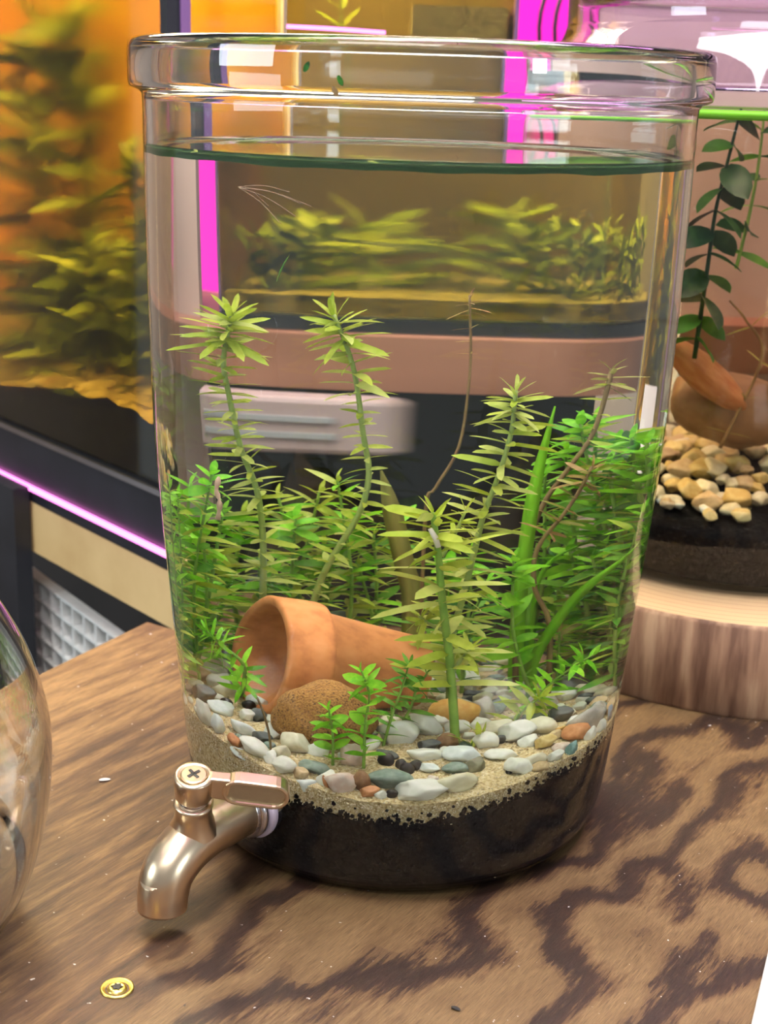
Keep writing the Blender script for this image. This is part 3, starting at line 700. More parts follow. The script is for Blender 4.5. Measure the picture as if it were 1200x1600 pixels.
while cnt < 190 and tries < 6000:
    tries += 1
    r0 = .086 * sqrt(rs.random()); a = rs.uniform(-pi, pi); x, y = r0 * cos(a), r0 * sin(a)
    if y < -.060 - .12 * min(0, x) * -1 or (x > .0 and y < -.050): continue
    s = rs.uniform(.0024, .0052)
    if any(hypot(x - X, y - Y) < (s + W) * .72 for X, Y, W in placed): continue
    pd = Vector((x - pm.x, y - pm.y, 0)); al_ = pd.dot(Vector((axv.x, axv.y, 0)))
    if -.001 < al_ < PL + .004 and abs(pd.cross(Vector((axv.x, axv.y, 0))).z) < .021: continue
    kind = rs.choices(list(KL), (6, 3, 2, 2, 2))[0]
    o = link('pebble', rock_of(kind, rs.randrange(5))); h = s * rs.uniform(.65, .95)
    put(o, (x, y, sz(x, y) + h * .45), (s * rs.uniform(.9, 1.3), s * .9, h), rs.uniform(0, 6.28), rs.uniform(-.25, .25), rs.uniform(-.25, .25))
    tag(o, KL[kind], 'pebble', 'small filler pebbles in the dispenser jar'); placed.append((x, y, s)); cnt += 1

# ------------------------------------------------------------------ plants in the jar
def leaf_mesh(name, mat, width=.2, arch=.15, fold=.25, segs=7, tip=.0, shape='lance'):
    vs = []; fs = []
    for i in range(segs + 1):
        t = i / segs
        if shape == 'lance': wv = (sin(pi * min(1, t * .93 + .07)) ** .7) * (1 - .25 * t)
        elif shape == 'oval': wv = sin(pi * min(1, t * .95 + .05)) ** .55
        else: wv = min(1, t * 5 + .35) * (1 - t ** 6) ** .5         # strap
        if i == segs: wv = max(wv, .06)
        wv *= width / 2; z = -arch * t * t
        for k in (-1, 0, 1): vs.append((t, wv * k, z + (abs(k) * wv * fold)))
    for i in range(segs):
        a = i * 3
        for k in (0, 1): fs.append((a + k, a + 3 + k, a + 4 + k, a + k + 1))
    me = bpy.data.meshes.new(name); me.from_pydata(vs, [], fs); me.materials.append(MATS[mat])
    me.polygons.foreach_set('use_smooth', [True] * len(fs)); me.update(); return me
LM = {}
def leafof(shape, mat, arch):
    k = (shape, mat, arch)
    if k not in LM:
        w_, sh = {'narrow': (.19, 'strap'), 'lance': (.28, 'lance'), 'oval': (.46, 'oval'), 'broad': (.62, 'oval'), 'needle': (.07, 'strap')}[shape]
        LM[k] = leaf_mesh('leaf', mat, w_, arch, segs=6, shape=sh)
    return LM[k]
def orient(d, up):
    x = d.normalized(); z = (up - x * up.dot(x))
    z = z.normalized() if z.length > 1e-4 else x.orthogonal().normalized()
    return Matrix((x, z.cross(x), z)).transposed().to_quaternion()
RP = random.Random(21)
def add_leaf(root, base, p, d, up, L_, me):
    o = bpy.data.objects.new('leaf', me); COL.objects.link(o); o.parent = root
    o.location = p - base; o.rotation_mode = 'QUATERNION'; o.rotation_quaternion = orient(d, up) @ Quaternion((1, 0, 0), RP.uniform(-.9, .9)); o.scale = (L_, L_, L_)
    return o
def keep_in(p, m_=.003):
    lim = JR(p.z) - WALL - m_; r = hypot(p.x, p.y)
    return Vector((p.x * lim / r, p.y * lim / r, p.z)) if r > lim else p
def plant(name, label, pts, srad, stemmat, leaf, step, k, length, elev=.15, crown=None, group=None, t0=.0, spin=1.1, jit=.25, cat='plant', jar_in=True, clip=None):
    """pts run base -> tip; length(t), elev in radians above the plane across the stem; crown = (count, length, mat)"""
    P_ = spline(pts, 28); base = P_[0].copy(); n_ = len(P_)
    root = thing(name, label, cat, base, group)
    m_ = MB(); m_.tube([p_ - base for p_ in P_], [srad * (1 - .45 * i / n_) for i in range(n_)], 7); m_.build('stem', stemmat, root, True)
    cum = [0]
    for a, b in zip(P_, P_[1:]): cum.append(cum[-1] + (b - a).length)
    tot = cum[-1]; s = t0 * tot; ph = RP.uniform(0, 6)
    def point(s_):
        for i in range(n_ - 1):
            if cum[i + 1] >= s_:
                f = (s_ - cum[i]) / max(1e-9, cum[i + 1] - cum[i]); return P_[i].lerp(P_[i + 1], f), (P_[i + 1] - P_[i]).normalized()
        return P_[-1], (P_[-1] - P_[-2]).normalized()
    def place(p, T, az, el, L_, me):
        u = T.orthogonal().normalized(); v = T.cross(u); d = (u * cos(az) + v * sin(az)) * cos(el) + T * sin(el)
        e = p + d * L_
        if jar_in:
            lim = JR(e.z) - WALL - .001
            if hypot(e.x, e.y) > lim or e.z < sz(e.x, e.y): L_ *= .55
            e = p + d * L_
            if hypot(e.x, e.y) > lim: return
        if clip and not clip(e): return
        add_leaf(root, base, p, d, T, L_, me)
    while s < tot - .0015:
        t = s / tot; p, T = point(s); st = step(t) if callable(step) else step
        for j in range(k):
            lm = leaf(t) if callable(leaf) else leaf
            el = elev(t) if callable(elev) else elev
            place(p, T, ph + 2 * pi * j / k + RP.uniform(-jit, jit), el + RP.uniform(-jit, jit), (length(t) if callable(length) else length) * RP.uniform(.8, 1.15), lm)
        ph += spin; s += st
    if crown:
        c, L_, lm = crown; p, T = point(tot)
        for j in range(c):
            tt = j / max(1, c - 1); q, T2 = point(tot - (1 - tt) * min(tot * .3, L_ * .75))
            place(q, T2, j * 2.39996, -.45 + 1.6 * tt ** 1.3 + RP.uniform(-.15, .15), L_ * (1.0 - .45 * tt), lm)
    return root
def jp(L_, y0, y1=None):
    y1 = y0 if y1 is None else y1; n_ = len(L_)
    return [at(px, py, y0 + (y1 - y0) * i / max(1, n_ - 1)) for i, (px, py) in enumerate(L_)]
def seat(pts):                                   # let the stem end in the sand
    b = pts[0].copy(); b.z = sz(b.x, b.y) - .001
    return [b] + pts if (pts[0] - b).length > .004 else [b] + pts[1:]

lime = leafof('narrow', 'leaf_lime', .1); pale = leafof('narrow', 'leaf_pale', .12); palel = leafof('lance', 'leaf_pale', .2); limel = leafof('lance', 'leaf_lime', .2)
bright = leafof('lance', 'leaf_bright', .15); brighto = leafof('oval', 'leaf_bright', .15); mid = leafof('lance', 'leaf_mid', .2); deep = leafof('lance', 'leaf_deep', .2)
oliv = leafof('narrow', 'leaf_olive', .15); red = leafof('narrow', 'leaf_red', .1); paleo = leafof('oval', 'leaf_pale', .2)
mix = lambda *a: (lambda t: RP.choice(a))

plant('stem_plant', 'tall pale green stem plant with starry crown at the left of the jar', seat(jp([(410, 950), (411, 850), (402, 765), (376, 700), (358, 620), (350, 560), (362, 490)], .036, .024)),
      .0011, 'stem_lime', mix(pale, lime, palel), lambda t: .0058 if t < .5 else .0036, 4, lambda t: .0115 if t < .55 else (.0088 if t < .88 else .0115), elev=lambda t: .1 if t < .8 else .2, crown=(30, .0160, lime), t0=.22)
plant('stem_plant', 'tallest pale green stem plant with starry crown in the middle of the jar', seat(jp([(482, 985), (496, 920), (522, 868), (562, 800), (577, 740), (568, 680), (558, 600), (546, 550), (522, 492)], .036, .024)),
      .0012, 'stem_lime', mix(pale, palel, limel), lambda t: .0046 if t < .75 else .0040, 3, lambda t: .0082 if t < .78 else .0125, elev=lambda t: .12, crown=(22, .0160, lime), t0=.12, spin=1.57)
plant('stem_plant', 'leaning pale stem plant with crown rising right of the middle', seat(jp([(705, 1000), (722, 935), (744, 850), (756, 800), (776, 750), (798, 680), (806, 610)], .004)),
      .0012, 'stem_lime', mix(pale, pale, lime), lambda t: .0042, 4, lambda t: .0140 if t < .85 else .0120, elev=lambda t: .08, crown=(17, .0130, pale), t0=.15, spin=.8)
p4 = at_sand(712, 1162)
pts4 = [p4 + Vector((0, 0, -.002))] + [at(x_, y_, p4.y + .002) for x_, y_ in [(703, 1040), (691, 940), (684, 860), (676, 800)]]
plant('stem_plant', 'thick green stem plant with spotted leaves nearest the front glass', pts4, .00165, 'stem_green', mix(pale, lime), lambda t: .0066, 3, lambda t: .0205, elev=.12,
      crown=(13, .0165, lime), t0=.28, spin=1.05)
def shoot(label, stem_px, y, crown, leafs, L_, group=None, smat='stem_lime', k=3, step=.005, rad=.0008):
    return plant('plant_shoot', label, jp(stem_px, y), rad, smat, leafs, step, k, L_ * .8, crown=(crown, L_, leafs), t0=.2, group=group, elev=.3)
shoot('yellow green side shoot right of the thick front stem', [(706, 1050), (720, 1030), (735, 1012)], p4.y + .004, 9, lime, .0120)
shoot('yellow green side shoot left of the thick front stem', [(693, 985), (672, 975), (655, 962)], p4.y + .010, 9, lime, .0120)
shoot('pale shoot with upright leaves beside the front stem tip', [(690, 870), (712, 830), (728, 795)], p4.y + .012, 8, lime, .0110)
q = at_sand(378, 1088)
plant('plant_sprig', 'bright star shaped sprig left of the terracotta pot', [q, at(381, 1040, -.040), at(350, 1010, -.042), at(322, 985, -.044)], .0009, 'stem_green', bright, .006, 2, .008, crown=(17, .0115, leafof('narrow', 'leaf_bright', .05)), t0=.1)
def sprig(label, px, top, L_, k=3, leafs=None, dy=0, grp=None):
    L_ *= 1.3; b = at_sand(*px); P_ = [b + Vector((0, 0, -.001))] + [at(x_, y_, b.y + dy * (i + 1)) for i, (x_, y_) in enumerate(top)]
    return plant('plant_sprig', label, P_, .0006, 'stem_green', leafs or mix(bright, brighto), .0042, k, L_, crown=(8, L_ * 1.1, brighto if leafs is None else (leafs(0) if not hasattr(leafs, 'vertices') else leafs)), t0=.15, group=grp, elev=.35)
sprig('smallest bright green sprig in front of the brown stone', (520, 1196), [(520, 1150), (514, 1108)], .0058)
sprig('taller bright green sprig beside the brown stone', (568, 1200), [(571, 1130), (577, 1085), (565, 1048)], .0066)
sprig('green sprig creeping in front of the pot base', (598, 1165), [(612, 1120), (628, 1075), (640, 1035)], .0062, leafs=mid)
sprig('low green sprig bending over the pot base', (612, 1150), [(640, 1110), (650, 1080), (668, 1050)], .0068, leafs=mid)
sprig('low spreading green sprig above the cream pebbles', (800, 1135), [(812, 1115), (832, 1098), (850, 1088)], .0090, leafs=limel)
sprig('bright creeping sprig at the right with small leaves', (815, 1120), [(850, 1078), (890, 1045), (930, 1020)], .0080, leafs=bright)
sprig('yellowish sprig standing in the right thicket', (870, 1075), [(872, 1030), (874, 985)], .0082, leafs=oliv, k=2)
sprig('tiny pale sprig at the foot of the thick stem', (735, 1165), [(742, 1155), (752, 1148)], .0075, leafs=limel)
# long brown stems
plant('brown_stem_plant', 'brown arching stem with small reddish crown at the right of the jar', seat(jp([(805, 1040), (803, 980), (815, 880), (845, 790), (882, 738), (920, 690), (940, 640), (955, 575)], .03, .045)),
      .0010, 'stem_brown', mix(oliv, limel), .006, 2, .0060, crown=(11, .0095, oliv), t0=.78)
plant('brown_stem_plant', 'brown stem with olive red crown below the arching one', seat(jp([(858, 975), (835, 920), (838, 860), (880, 800), (905, 765), (925, 728)], .024, .03)),
      .0009, 'stem_brown', mix(oliv, red), .005, 3, .0085, crown=(12, .0095, red), t0=.72)
plant('brown_stem_plant', 'thin faded brown stem with needle tip in the middle back', seat(jp([(665, 800), (680, 762), (716, 700), (731, 610), (735, 540), (733, 462)], .05)),
      .0006, 'stem_brown', leafof('needle', 'leaf_red', .1), .005, 3, .0050, crown=(10, .0085, leafof('needle', 'leaf_red', .1)), t0=.86)
q = at_sand(424, 1186); m = MB(); PP = spline([q, at(421, 1150, q.y), at(412, 1115, q.y - .001), at(402, 1090, q.y - .001)], 12); m.tube([p_ - q for p_ in PP], .0005, 6)
tag(m.build('dead_twig', 'stem_brown', None, True, q), 'thin dead brown twig sticking up left of the brown stone', 'twig')
# grass blades
def blade(label, px, y0, y1, wd, mat, seated=True):
    P_ = jp(px, y0, y1); P_ = seat(P_) if seated else P_; P_ = spline(P_, 24); b = P_[0].copy(); vs = []; fs = []
    for i, p_ in enumerate(P_):
        t = i / (len(P_) - 1); T = (P_[min(i + 1, len(P_) - 1)] - P_[max(i - 1, 0)]).normalized()
        s_ = T.cross(Vector((.15, 1, .1))).normalized() * wd / 2 * (1 if t < .7 else max(.05, (1 - t) / .3) ** .7); n_ = T.cross(s_).normalized() * .0003
        vs += [p_ - b - s_, p_ - b + n_, p_ - b + s_, p_ - b - n_]
    for i in range(len(P_) - 1):
        for k in range(4): fs.append((i * 4 + k, i * 4 + (k + 1) % 4, i * 4 + 4 + (k + 1) % 4, i * 4 + 4 + k))
    me = bpy.data.meshes.new('grass_blade'); me.from_pydata([tuple(v) for v in vs], [], fs); me.materials.append(MATS[mat]); me.polygons.foreach_set('use_smooth', [True] * len(fs)); me.update()
    return tag(link('grass_blade', me, None, b), label, 'grass blade', 'ribbon grass blades in the jar')
blade('upright ribbon grass blade in the right half of the jar', [(806, 1010), (815, 900), (835, 760), (866, 636)], .03, .03, .0042, 'leaf_bright')
blade('ribbon grass blade slanting to the right wall of the jar', [(832, 1035), (870, 970), (925, 910), (1002, 842)], .02, -.012, .0034, 'leaf_bright')
blade('thin curved grass blade in the right thicket', [(830, 985), (838, 915), (862, 876), (905, 853)], .04, .04, .0014, 'leaf_bright')
blade('broad olive grass blade in the middle back', [(645, 940), (632, 880), (612, 790), (596, 735)], .055, .055, .0060, 'leaf_olive')
blade('second upright grass blade behind the brown stem', [(822, 1030), (830, 930), (838, 850)], .045, .05, .0035, 'leaf_mid')
# thickets of small bushy plants
G = {'left': ('bushy green stem plant in the thicket along the left wall', 'left thicket plants'),
     'mid': ('bushy green stem plant in the low thicket behind the pot', 'middle thicket plants'),
     'right': ('bushy green stem plant in the dense thicket along the right wall', 'right thicket plants')}
BUSH = [('left', 332, 738, .0), ('left', 300, 752, .03), ('left', 278, 775, .0), ('left', 350, 800, .035), ('left', 318, 835, .01), ('left', 288, 850, .03), ('left', 265, 760, -.02), ('left', 268, 850, .02), ('left', 300, 900, .045), ('left', 275, 930, .01), ('left', 345, 890, .06),
        ('mid', 435, 772, .062), ('mid', 462, 805, .05), ('mid', 405, 872, .05), ('mid', 500, 765, .068), ('mid', 528, 748, .058), ('mid', 548, 805, .07), ('mid', 585, 832, .064), ('mid', 620, 806, .07), ('mid', 455, 882, .066), ('mid', 428, 892, .045), ('mid', 505, 850, .075), ('mid', 560, 880, .06), ('mid', 380, 800, .06),
        ('right', 802, 875, .012), ('right', 762, 905, .03), ('right', 850, 742, .06), ('right', 882, 700, .055), ('right', 906, 662, .05), ('right', 930, 652, .06), ('right', 962, 690, .055), ('right', 985, 682, .035), ('right', 1002, 720, .045), ('right', 940, 765, .06), ('right', 872, 805, .07), ('right', 960, 832, .05), ('right', 985, 882, .055), ('right', 925, 872, .035), ('right', 1003, 800, .02), ('right', 900, 942, .05), ('right', 975, 952, .045), ('right', 850, 932, .065), ('right', 1010, 690, .03), ('right', 950, 720, .04), ('right', 890, 860, .05), ('right', 940, 990, .05), ('right', 990, 770, .06), ('right', 735, 860, .06), ('right', 700, 880, .07), ('right', 970, 1010, .03)]
for i, (g, px, py, y) in enumerate(BUSH):
    t_ = at(px, py, y); bx, by = t_.x + RP.uniform(-.008, .008), t_.y + RP.uniform(-.006, .006); r_ = hypot(bx, by)
    if r_ > .082: bx, by = bx * .082 / r_, by * .082 / r_
    b = Vector((bx, by, sz(bx, by) - .001)); mm = keep_in(b.lerp(t_, .5) + Vector((RP.uniform(-.004, .004), RP.uniform(-.003, .003), 0)), .008)
    if g == 'right': lf = mix(bright, mid, mid, deep, limel) if i % 3 else mix(bright, brighto)
    elif g == 'left': lf = mix(bright, mid, limel)
    else: lf = mix(limel, mid, palel, bright)
    lab_ = G[g][0]; gr_ = G[g][1]
    if i % 4 == 0: lab_ = lab_.replace('bushy green stem plant', 'bushy stem plant with rounded bright leaf tips'); gr_ = 'round tipped ' + gr_
    elif g == 'right' and i % 3 == 0: lab_ = lab_.replace('bushy green', 'bushy all bright green'); gr_ = 'bright ' + gr_
    plant('bushy_plant', lab_, [b, mm, t_], .0007, 'stem_green', lf, .0052, 3, lambda t: RP.uniform(.0085, .0130), jit=.5, elev=.35, crown=(9, .0100, brighto if i % 4 == 0 else (bright if g != 'mid' else limel)), t0=.12, group=gr_)
# floating bits at the waterline and on the glass
def flat_leaf(name, label, p, L_, mat, rz, cat='leaf', tilt_=0.05, grp=None):
    o = link(name, leaf_mesh(name, mat, .5, .05, .15, 6, shape='oval')); put(o, p, (L_, L_, L_), rz, 0, tilt_); return tag(o, label, cat, grp)
flat_leaf('floating_leaf', 'pale green leaf floating at the waterline left of the middle', Vector((-.046, -.083, WZ + .0002)), .013, 'leaf_lime', .1)
flat_leaf('floating_leaf', 'dark sliver of leaf drifting in the upper water', at(433, 440, -.07), .010, 'leaf_deep', 0, tilt_=-1.2)
for i, (px, lab) in enumerate([(575, 'tiny pale duckweed frond at the waterline near the middle'), (872, 'tiny pale duckweed frond at the waterline right of the middle'), (1045, 'tiny duckweed frond at the waterline by the right wall'), (318, 'tiny duckweed frond at the waterline by the left wall')]):
    d_ = pix(px, 254); p_ = _hit(CAM + d_ * .36, d_, .0045); flat_leaf('duckweed_frond', lab, Vector((p_.x, p_.y, WZ + .0008)), .0035, 'leaf_pale', i, 'duckweed', grp='duckweed fronds at the waterline')

q = at(342, 778, -.02); m = MB(); PP = spline([at(343, 744, -.02), at(339, 765, -.02), at(344, 785, -.021), at(341, 812, -.02)], 12); m.tube([p_ - q for p_ in PP], [.0004 + .0007 * abs(sin(i * .9)) for i in range(len(PP))], 6)
pmat('dead_leaf', (.50, .32, .22), (.66, .46, .34), 300, .7)
tag(m.build('dead_leaf', 'dead_leaf', None, True, q), 'curled tan dead leaf hanging in the left thicket', 'leaf')
q = at(680, 842, p4.y - .001); m = MB(); PP = [at(672, 825, p4.y - .001), at(680, 840, p4.y - .001), at(685, 856, p4.y - .001)]; m.tube([p_ - q for p_ in PP], [.0008, .0011, .0009], 6)
tag(m.build('stem_scrap', 'white_ceramic', None, True, q), 'white scrap of bleached tissue at the top of the thick front stem', 'plant scrap')
q = at(372, 292, -.05); rt_ = thing('trailing_roots', 'faint pale roots trailing below the waterline at the left', 'roots', q)
for e_ in [(452, 300), (470, 318), (462, 338), (440, 350), (420, 322), (486, 322)]:
    m = MB(); PP = spline([q, at((372 + e_[0]) / 2, (292 + e_[1]) / 2 - 6, -.05), at(*e_, -.05)], 10); m.tube([p_ - q for p_ in PP], .00014, 4); m.build('root', 'dead_leaf', rt_, True)
def on_rim(px, py, rad):
    d = pix(px, py); a_ = d.x ** 2 + d.y ** 2; b_ = CAM.x * d.x + CAM.y * d.y; c_ = CAM.x ** 2 + CAM.y ** 2 - rad ** 2
    return CAM + d * ((-b_ - sqrt(b_ * b_ - a_ * c_)) / a_)
for px_, py_, mt, lab in [(475, 112, 'leaf_deep', 'small dark green fleck stuck on the jar rim'), (528, 118, 'leaf_deep', 'larger dark green fleck stuck on the jar rim'), (520, 135, 'stem_brown', 'tiny brown crumb below the larger fleck on the jar rim')]:
    p_ = on_rim(px_, py_, .1079 if py_ < 125 else .1079); o = flat_leaf('leaf_fleck', lab, p_, .0034, mt, 0, 'fleck', -1.2); o.rotation_euler = (pi / 2, -1.1 if px_ < 500 else 1.1, 0)

# ------------------------------------------------------------------ wood slab and second jar on the right
SX, SY, SR, SH = .190, .212, .123, .0485
m = MB(); m.lathe([(SR - .001, 0), (SR, .002), (SR, SH - .002), (SR - .002, SH)], 96); m.cur = 1; m.lathe([(SR - .002, SH), (SR * .5, SH), (0, SH)], 96); m.cur = 0; m.lathe([(0, 0), (SR - .001, 0)], 96)
for i, v in enumerate(m.v):
    a = atan2(v[1], v[0]); k = 1 + .012 * sin(3 * a + .5) + .006 * sin(7 * a); m.v[i] = (v[0] * k, v[1] * k, v[2])
tag(m.build('wood_slab', ['slab_bark', 'slab_face'], None, True, (SX, SY, 0)), 'round cut wood slab carrying the large jar on the right', 'wood slab')
JX, JY = .192, .228
jar2 = thing('storage_jar', 'large round glass jar with planted water standing on the wood slab', 'glass jar', (JX, JY, SH))
BO = [(0, .001), (.090, .0), (.097, .002), (.101, .008), (.104, .02), (.112, .06), (.122, .12), (.1285, .18), (.130, .225), (.127, .247), (.120, .262), (.1145, .272), (.1125, .278), (.1125, .292), (.116, .296), (.116, .302), (.110, .304), (.108, .296), (.109, .276)]
sp_ = BO[:2] + smooth_prof(BO[2:10], 50); m = MB(); m.lathe(sp_, 96); m.build('jar_glass', 'pane', jar2, True)
nk = smooth_prof(BO[9:13], 16) + BO[13:17]; m = MB(); m.lathe(nk + [(r_ - .0045, z_) for r_, z_ in reversed(nk)] + [nk[0]], 96); m.build('neck', 'lid_glass', jar2, True)
ld = [(.1060, .290), (.1070, .303), (.1185, .3035), (.1215, .306), (.1215, .311), (.119, .3135), (.110, .315), (.108, .330), (.110, .345), (.111, .36), (.10, .375), (0, .38)]
m = MB(); m.lathe([(0, .286), (.103, .287)] + ld, 96); m.lathe([(0, .376), (.098, .371), (.105, .36), (.1035, .33), (.104, .317), (.099, .296), (0, .292)], 96); lid = m.build('lid', 'lid_glass', jar2, True); lid['label'] = 'rippled glass lid with flange'
WB = [(.098, .045), (.110, .06), (.120, .12), (.1265, .18), (.128, .222), (.126, .238)]
m = MB(); m.lathe(smooth_prof(WB, 40) + [(.10, .238), (0, .238)], 96, (JX, JY, SH)); tag(m.build('jar_water', 'tea_water', None, True), 'tea coloured water in the large jar on the right', 'water', kind='stuff')
m = MB(); m.lathe([(.1255, .2345), (.1272, .2362), (.1272, .2378), (.1250, .2388), (.118, .2384)], 96, (JX, JY, SH))
tag(m.build('algae_ring', 'leaf_bright', None, True), 'bright green algae ring at the waterline of the right jar', 'algae', kind='stuff')
m = MB(); m.lathe([(0, .004), (.092, .004), (.098, .007), (.1035, .03), (.1045, .034), (.09, .037), (0, .037)], 120, (JX, JY, SH))
for i, v in enumerate(m.v):
    if v[2] > SH + .03: m.v[i] = (v[0], v[1], v[2] + .003 * mnoise.noise(Vector((v[0] * 70, v[1] * 70, 2))))
tag(m.build('black_soil', 'soil', None, True), 'black soil layer in the bottom of the right jar', 'soil', kind='stuff')
RJ = [(1060, 700, 48, 'yellowtan', 'big yellow stone next to the main jar edge inside the right jar'), (1085, 718, 60, 'yellowtan', 'largest rounded yellow stone in the right jar'), (1130, 722, 40, 'tan', 'tan stone right of the largest yellow one in the right jar'),
      (1055, 752, 40, 'cream', 'cream stone low at the left of the right jar'), (1085, 765, 44, 'yellowtan', 'yellow stone in the middle of the lower row in the right jar'), (1120, 778, 36, 'cream', 'cream stone touching the soil in the right jar'),
      (1155, 770, 38, 'yellowtan', 'yellow stone right of the lower row in the right jar'), (1185, 780, 40, 'cream', 'rightmost pale stone of the lower row in the right jar'), (1165, 735, 28, 'tan', 'small tan stone above the lower row in the right jar'),
      (1190, 745, 34, 'yellowtan', 'yellow stone at the photo edge in the right jar'), (1040, 780, 30, 'white', 'small white stone by the main jar edge in the right jar'), (1140, 690, 30, 'tan', 'tan stone furthest back in the right jar'), (1060, 788, 26, 'cream', 'small cream stone on the soil line in the right jar'), (1105, 795, 26, 'white', 'small white stone at the soil line in the right jar')]
for i, (px, py, d_, kind, lab) in enumerate(RJ):
    zz = SH + .041 + (.0 if py > 745 else .010); p_ = zplane(px, py, zz); dd = Vector((p_.x - JX, p_.y - JY)); lim = .092
    if dd.length > lim: dd *= lim / dd.length; p_.x, p_.y = JX + dd.x, JY + dd.y
    r_ = d_ / 2 / 3000; o = link('gravel_stone', rock_of(kind, i % 5)); put(o, (p_.x, p_.y, zz), (r_, r_ * .9, r_ * .72), i * .7); tag(o, lab, 'stone', 'stones in the right jar')
rs = random.Random(5)
for i in range(120):
    a = rs.uniform(0, pi * 2); r0 = .095 * sqrt(rs.random()); s = rs.uniform(.004, .0095)
    kd = rs.choice(['yellowtan', 'tan', 'cream']); o = link('gravel_stone', rock_of(kd, i % 5)); put(o, (JX + cos(a) * r0, JY + sin(a) * r0, SH + .039 + s * .4 + (.094 - r0) * .12), (s, s, s * .75), i)
    tag(o, {'yellowtan': 'small golden yellow', 'tan': 'small brownish tan', 'cream': 'small pale cream'}[kd] + ' gravel stone packed in the bed of the right jar', 'stone', {'yellowtan': 'yellow', 'tan': 'tan', 'cream': 'cream'}[kd] + ' gravel in the right jar')
broad = leafof('broad', 'leaf_dark', .15); darkl = leafof('oval', 'leaf_deep', .2)
def rj(L_, y): return [yplane(px, py, y) for px, py in L_]
plant('leafy_stem', 'dark stem with broad round leaves hanging in the right jar', rj([(1085, 560), (1098, 470), (1108, 400), (1118, 330), (1140, 240), (1158, 170)], .150), .0013, 'leaf_dark', mix(broad, broad, darkl), .0105, 2, .0200, elev=-.35, t0=.08, jar_in=False, spin=1.57, cat='plant')
plant('leafy_stem', 'green leafy stem behind the dark one in the right jar', rj([(1150, 420), (1172, 330), (1186, 250), (1195, 170)], .175), .0010, 'stem_green', mix(darkl, mid), .012, 2, .020, elev=.1, t0=.1, jar_in=False, spin=1.57)
plant('bare_stem', 'thin bare olive stem leaning at the photo edge in the right jar', rj([(1125, 700), (1190, 560), (1165, 500), (1140, 470)], .165), .0009, 'stem_brown', leafof('needle', 'leaf_olive', .1), .02, 2, .012, t0=.1, jar_in=False)
p_ = yplane(1100, 585, .17); o = link('driftwood', rock_mesh('driftwood', 'stone_rust', 33, 3, .2)); put(o, p_, (.030, .010, .0085), 0, 0, radians(38)); tag(o, 'reddish driftwood piece standing inside the right jar', 'driftwood')
p_ = yplane(1140, 640, .20); o = link('driftwood', rock_mesh('driftwood', 'stone_brown', 35, 3, .25)); put(o, p_, (.035, .02, .020), .3, 0, radians(20)); tag(o, 'brown driftwood lump behind the reddish piece in the right jar', 'driftwood')
m = MB(); m.box((.325, .42, .25), (.22, .006, .22)); tag(m.build('beige_board', 'beige_board'), 'beige board standing behind the right jar', 'board')

# ------------------------------------------------------------------ glass bowl at the left edge
BX, BY = -.2250, -.125
bo = smooth_prof([(.060, 0), (.080, .003), (.095, .020), (.103, .045), (.1055, .072), (.102, .092), (.096, .108), (.085, .128), (.072, .150), (.066, .170), (.070, .182)], 70)
bi = [(r - .0019, z + (.003 if z < .02 else 0)) for r, z in reversed(bo)]
m = MB(); m.lathe([(0, .0005)] + bo + bi + [(0, .0040)], 120)
bowl = m.build('glass_bowl', 'clear_glass', None, True, (BX, BY, .0002)); tag(bowl, 'empty clear glass bowl cut off by the left edge of the photo', 'glass bowl')
# brass screw and small things on the table
ps = zplane(183, 1545, 0)
scw = thing('brass_screw', 'brass screw sunk into the plywood in the lower left', 'screw', ps)
m = MB(); m.lathe([(.0057, .0001), (.0056, .0006), (.0050, .0007), (.0034, -.0004), (0, -.0006)], 40); m.build('screw_head', 'brass', scw, True)
m = MB(); m.lathe([(.0034, .0000), (.0030, .0007), (.0022, .0009), (.0015, .0007), (0, .0007)], 32); m.build('screw_core', 'brass', scw, True)
m = MB(); star = []
for i in range(12): a = 2 * pi * i / 12; r = .0022 if i % 2 == 0 else .0013; star.append((r * cos(a), r * sin(a)))
m.prism(star, (0, 0, .0008), (1, 0, 0), (0, 1, 0), .0003); m.build('star_socket', 'black_slot', scw)
flat_leaf('wood_flake', 'small pale flake lying on the plywood left of the tap', zplane(155, 1221, 0) + Vector((0, 0, .0006)), .0050, 'white_plastic', .35, 'flake', 0)
flat_leaf('wood_flake', 'dark splinter on the plywood in the lower right', zplane(705, 1575, 0) + Vector((0, 0, .0006)), .0035, 'black_slot', -.5, 'flake', 0)
# white box corner, lower right
a_, b_ = zplane(1200, 1480, 0), zplane(1172, 1600, 0); e1 = (b_ - a_).normalized(); e2 = Vector((-e1.y, e1.x, 0))
if e2.x < 0: e2 = -e2
m = MB(); oc = a_ + e1 * .004 + e2 * .001
vs = [(0, 0), (.075, 0), (.075, .035), (0, .035)]
m.prism(vs if e1.cross(e2).z > 0 else vs[::-1], oc, e1, e2, .009 if e1.cross(e2).z > 0 else -.009)
o = m.build('white_box', 'white_ceramic', None, False, (0, 0, .0002), bevel=.002); tag(o, 'pale pinkish white box corner at the lower right photo edge', 'box')

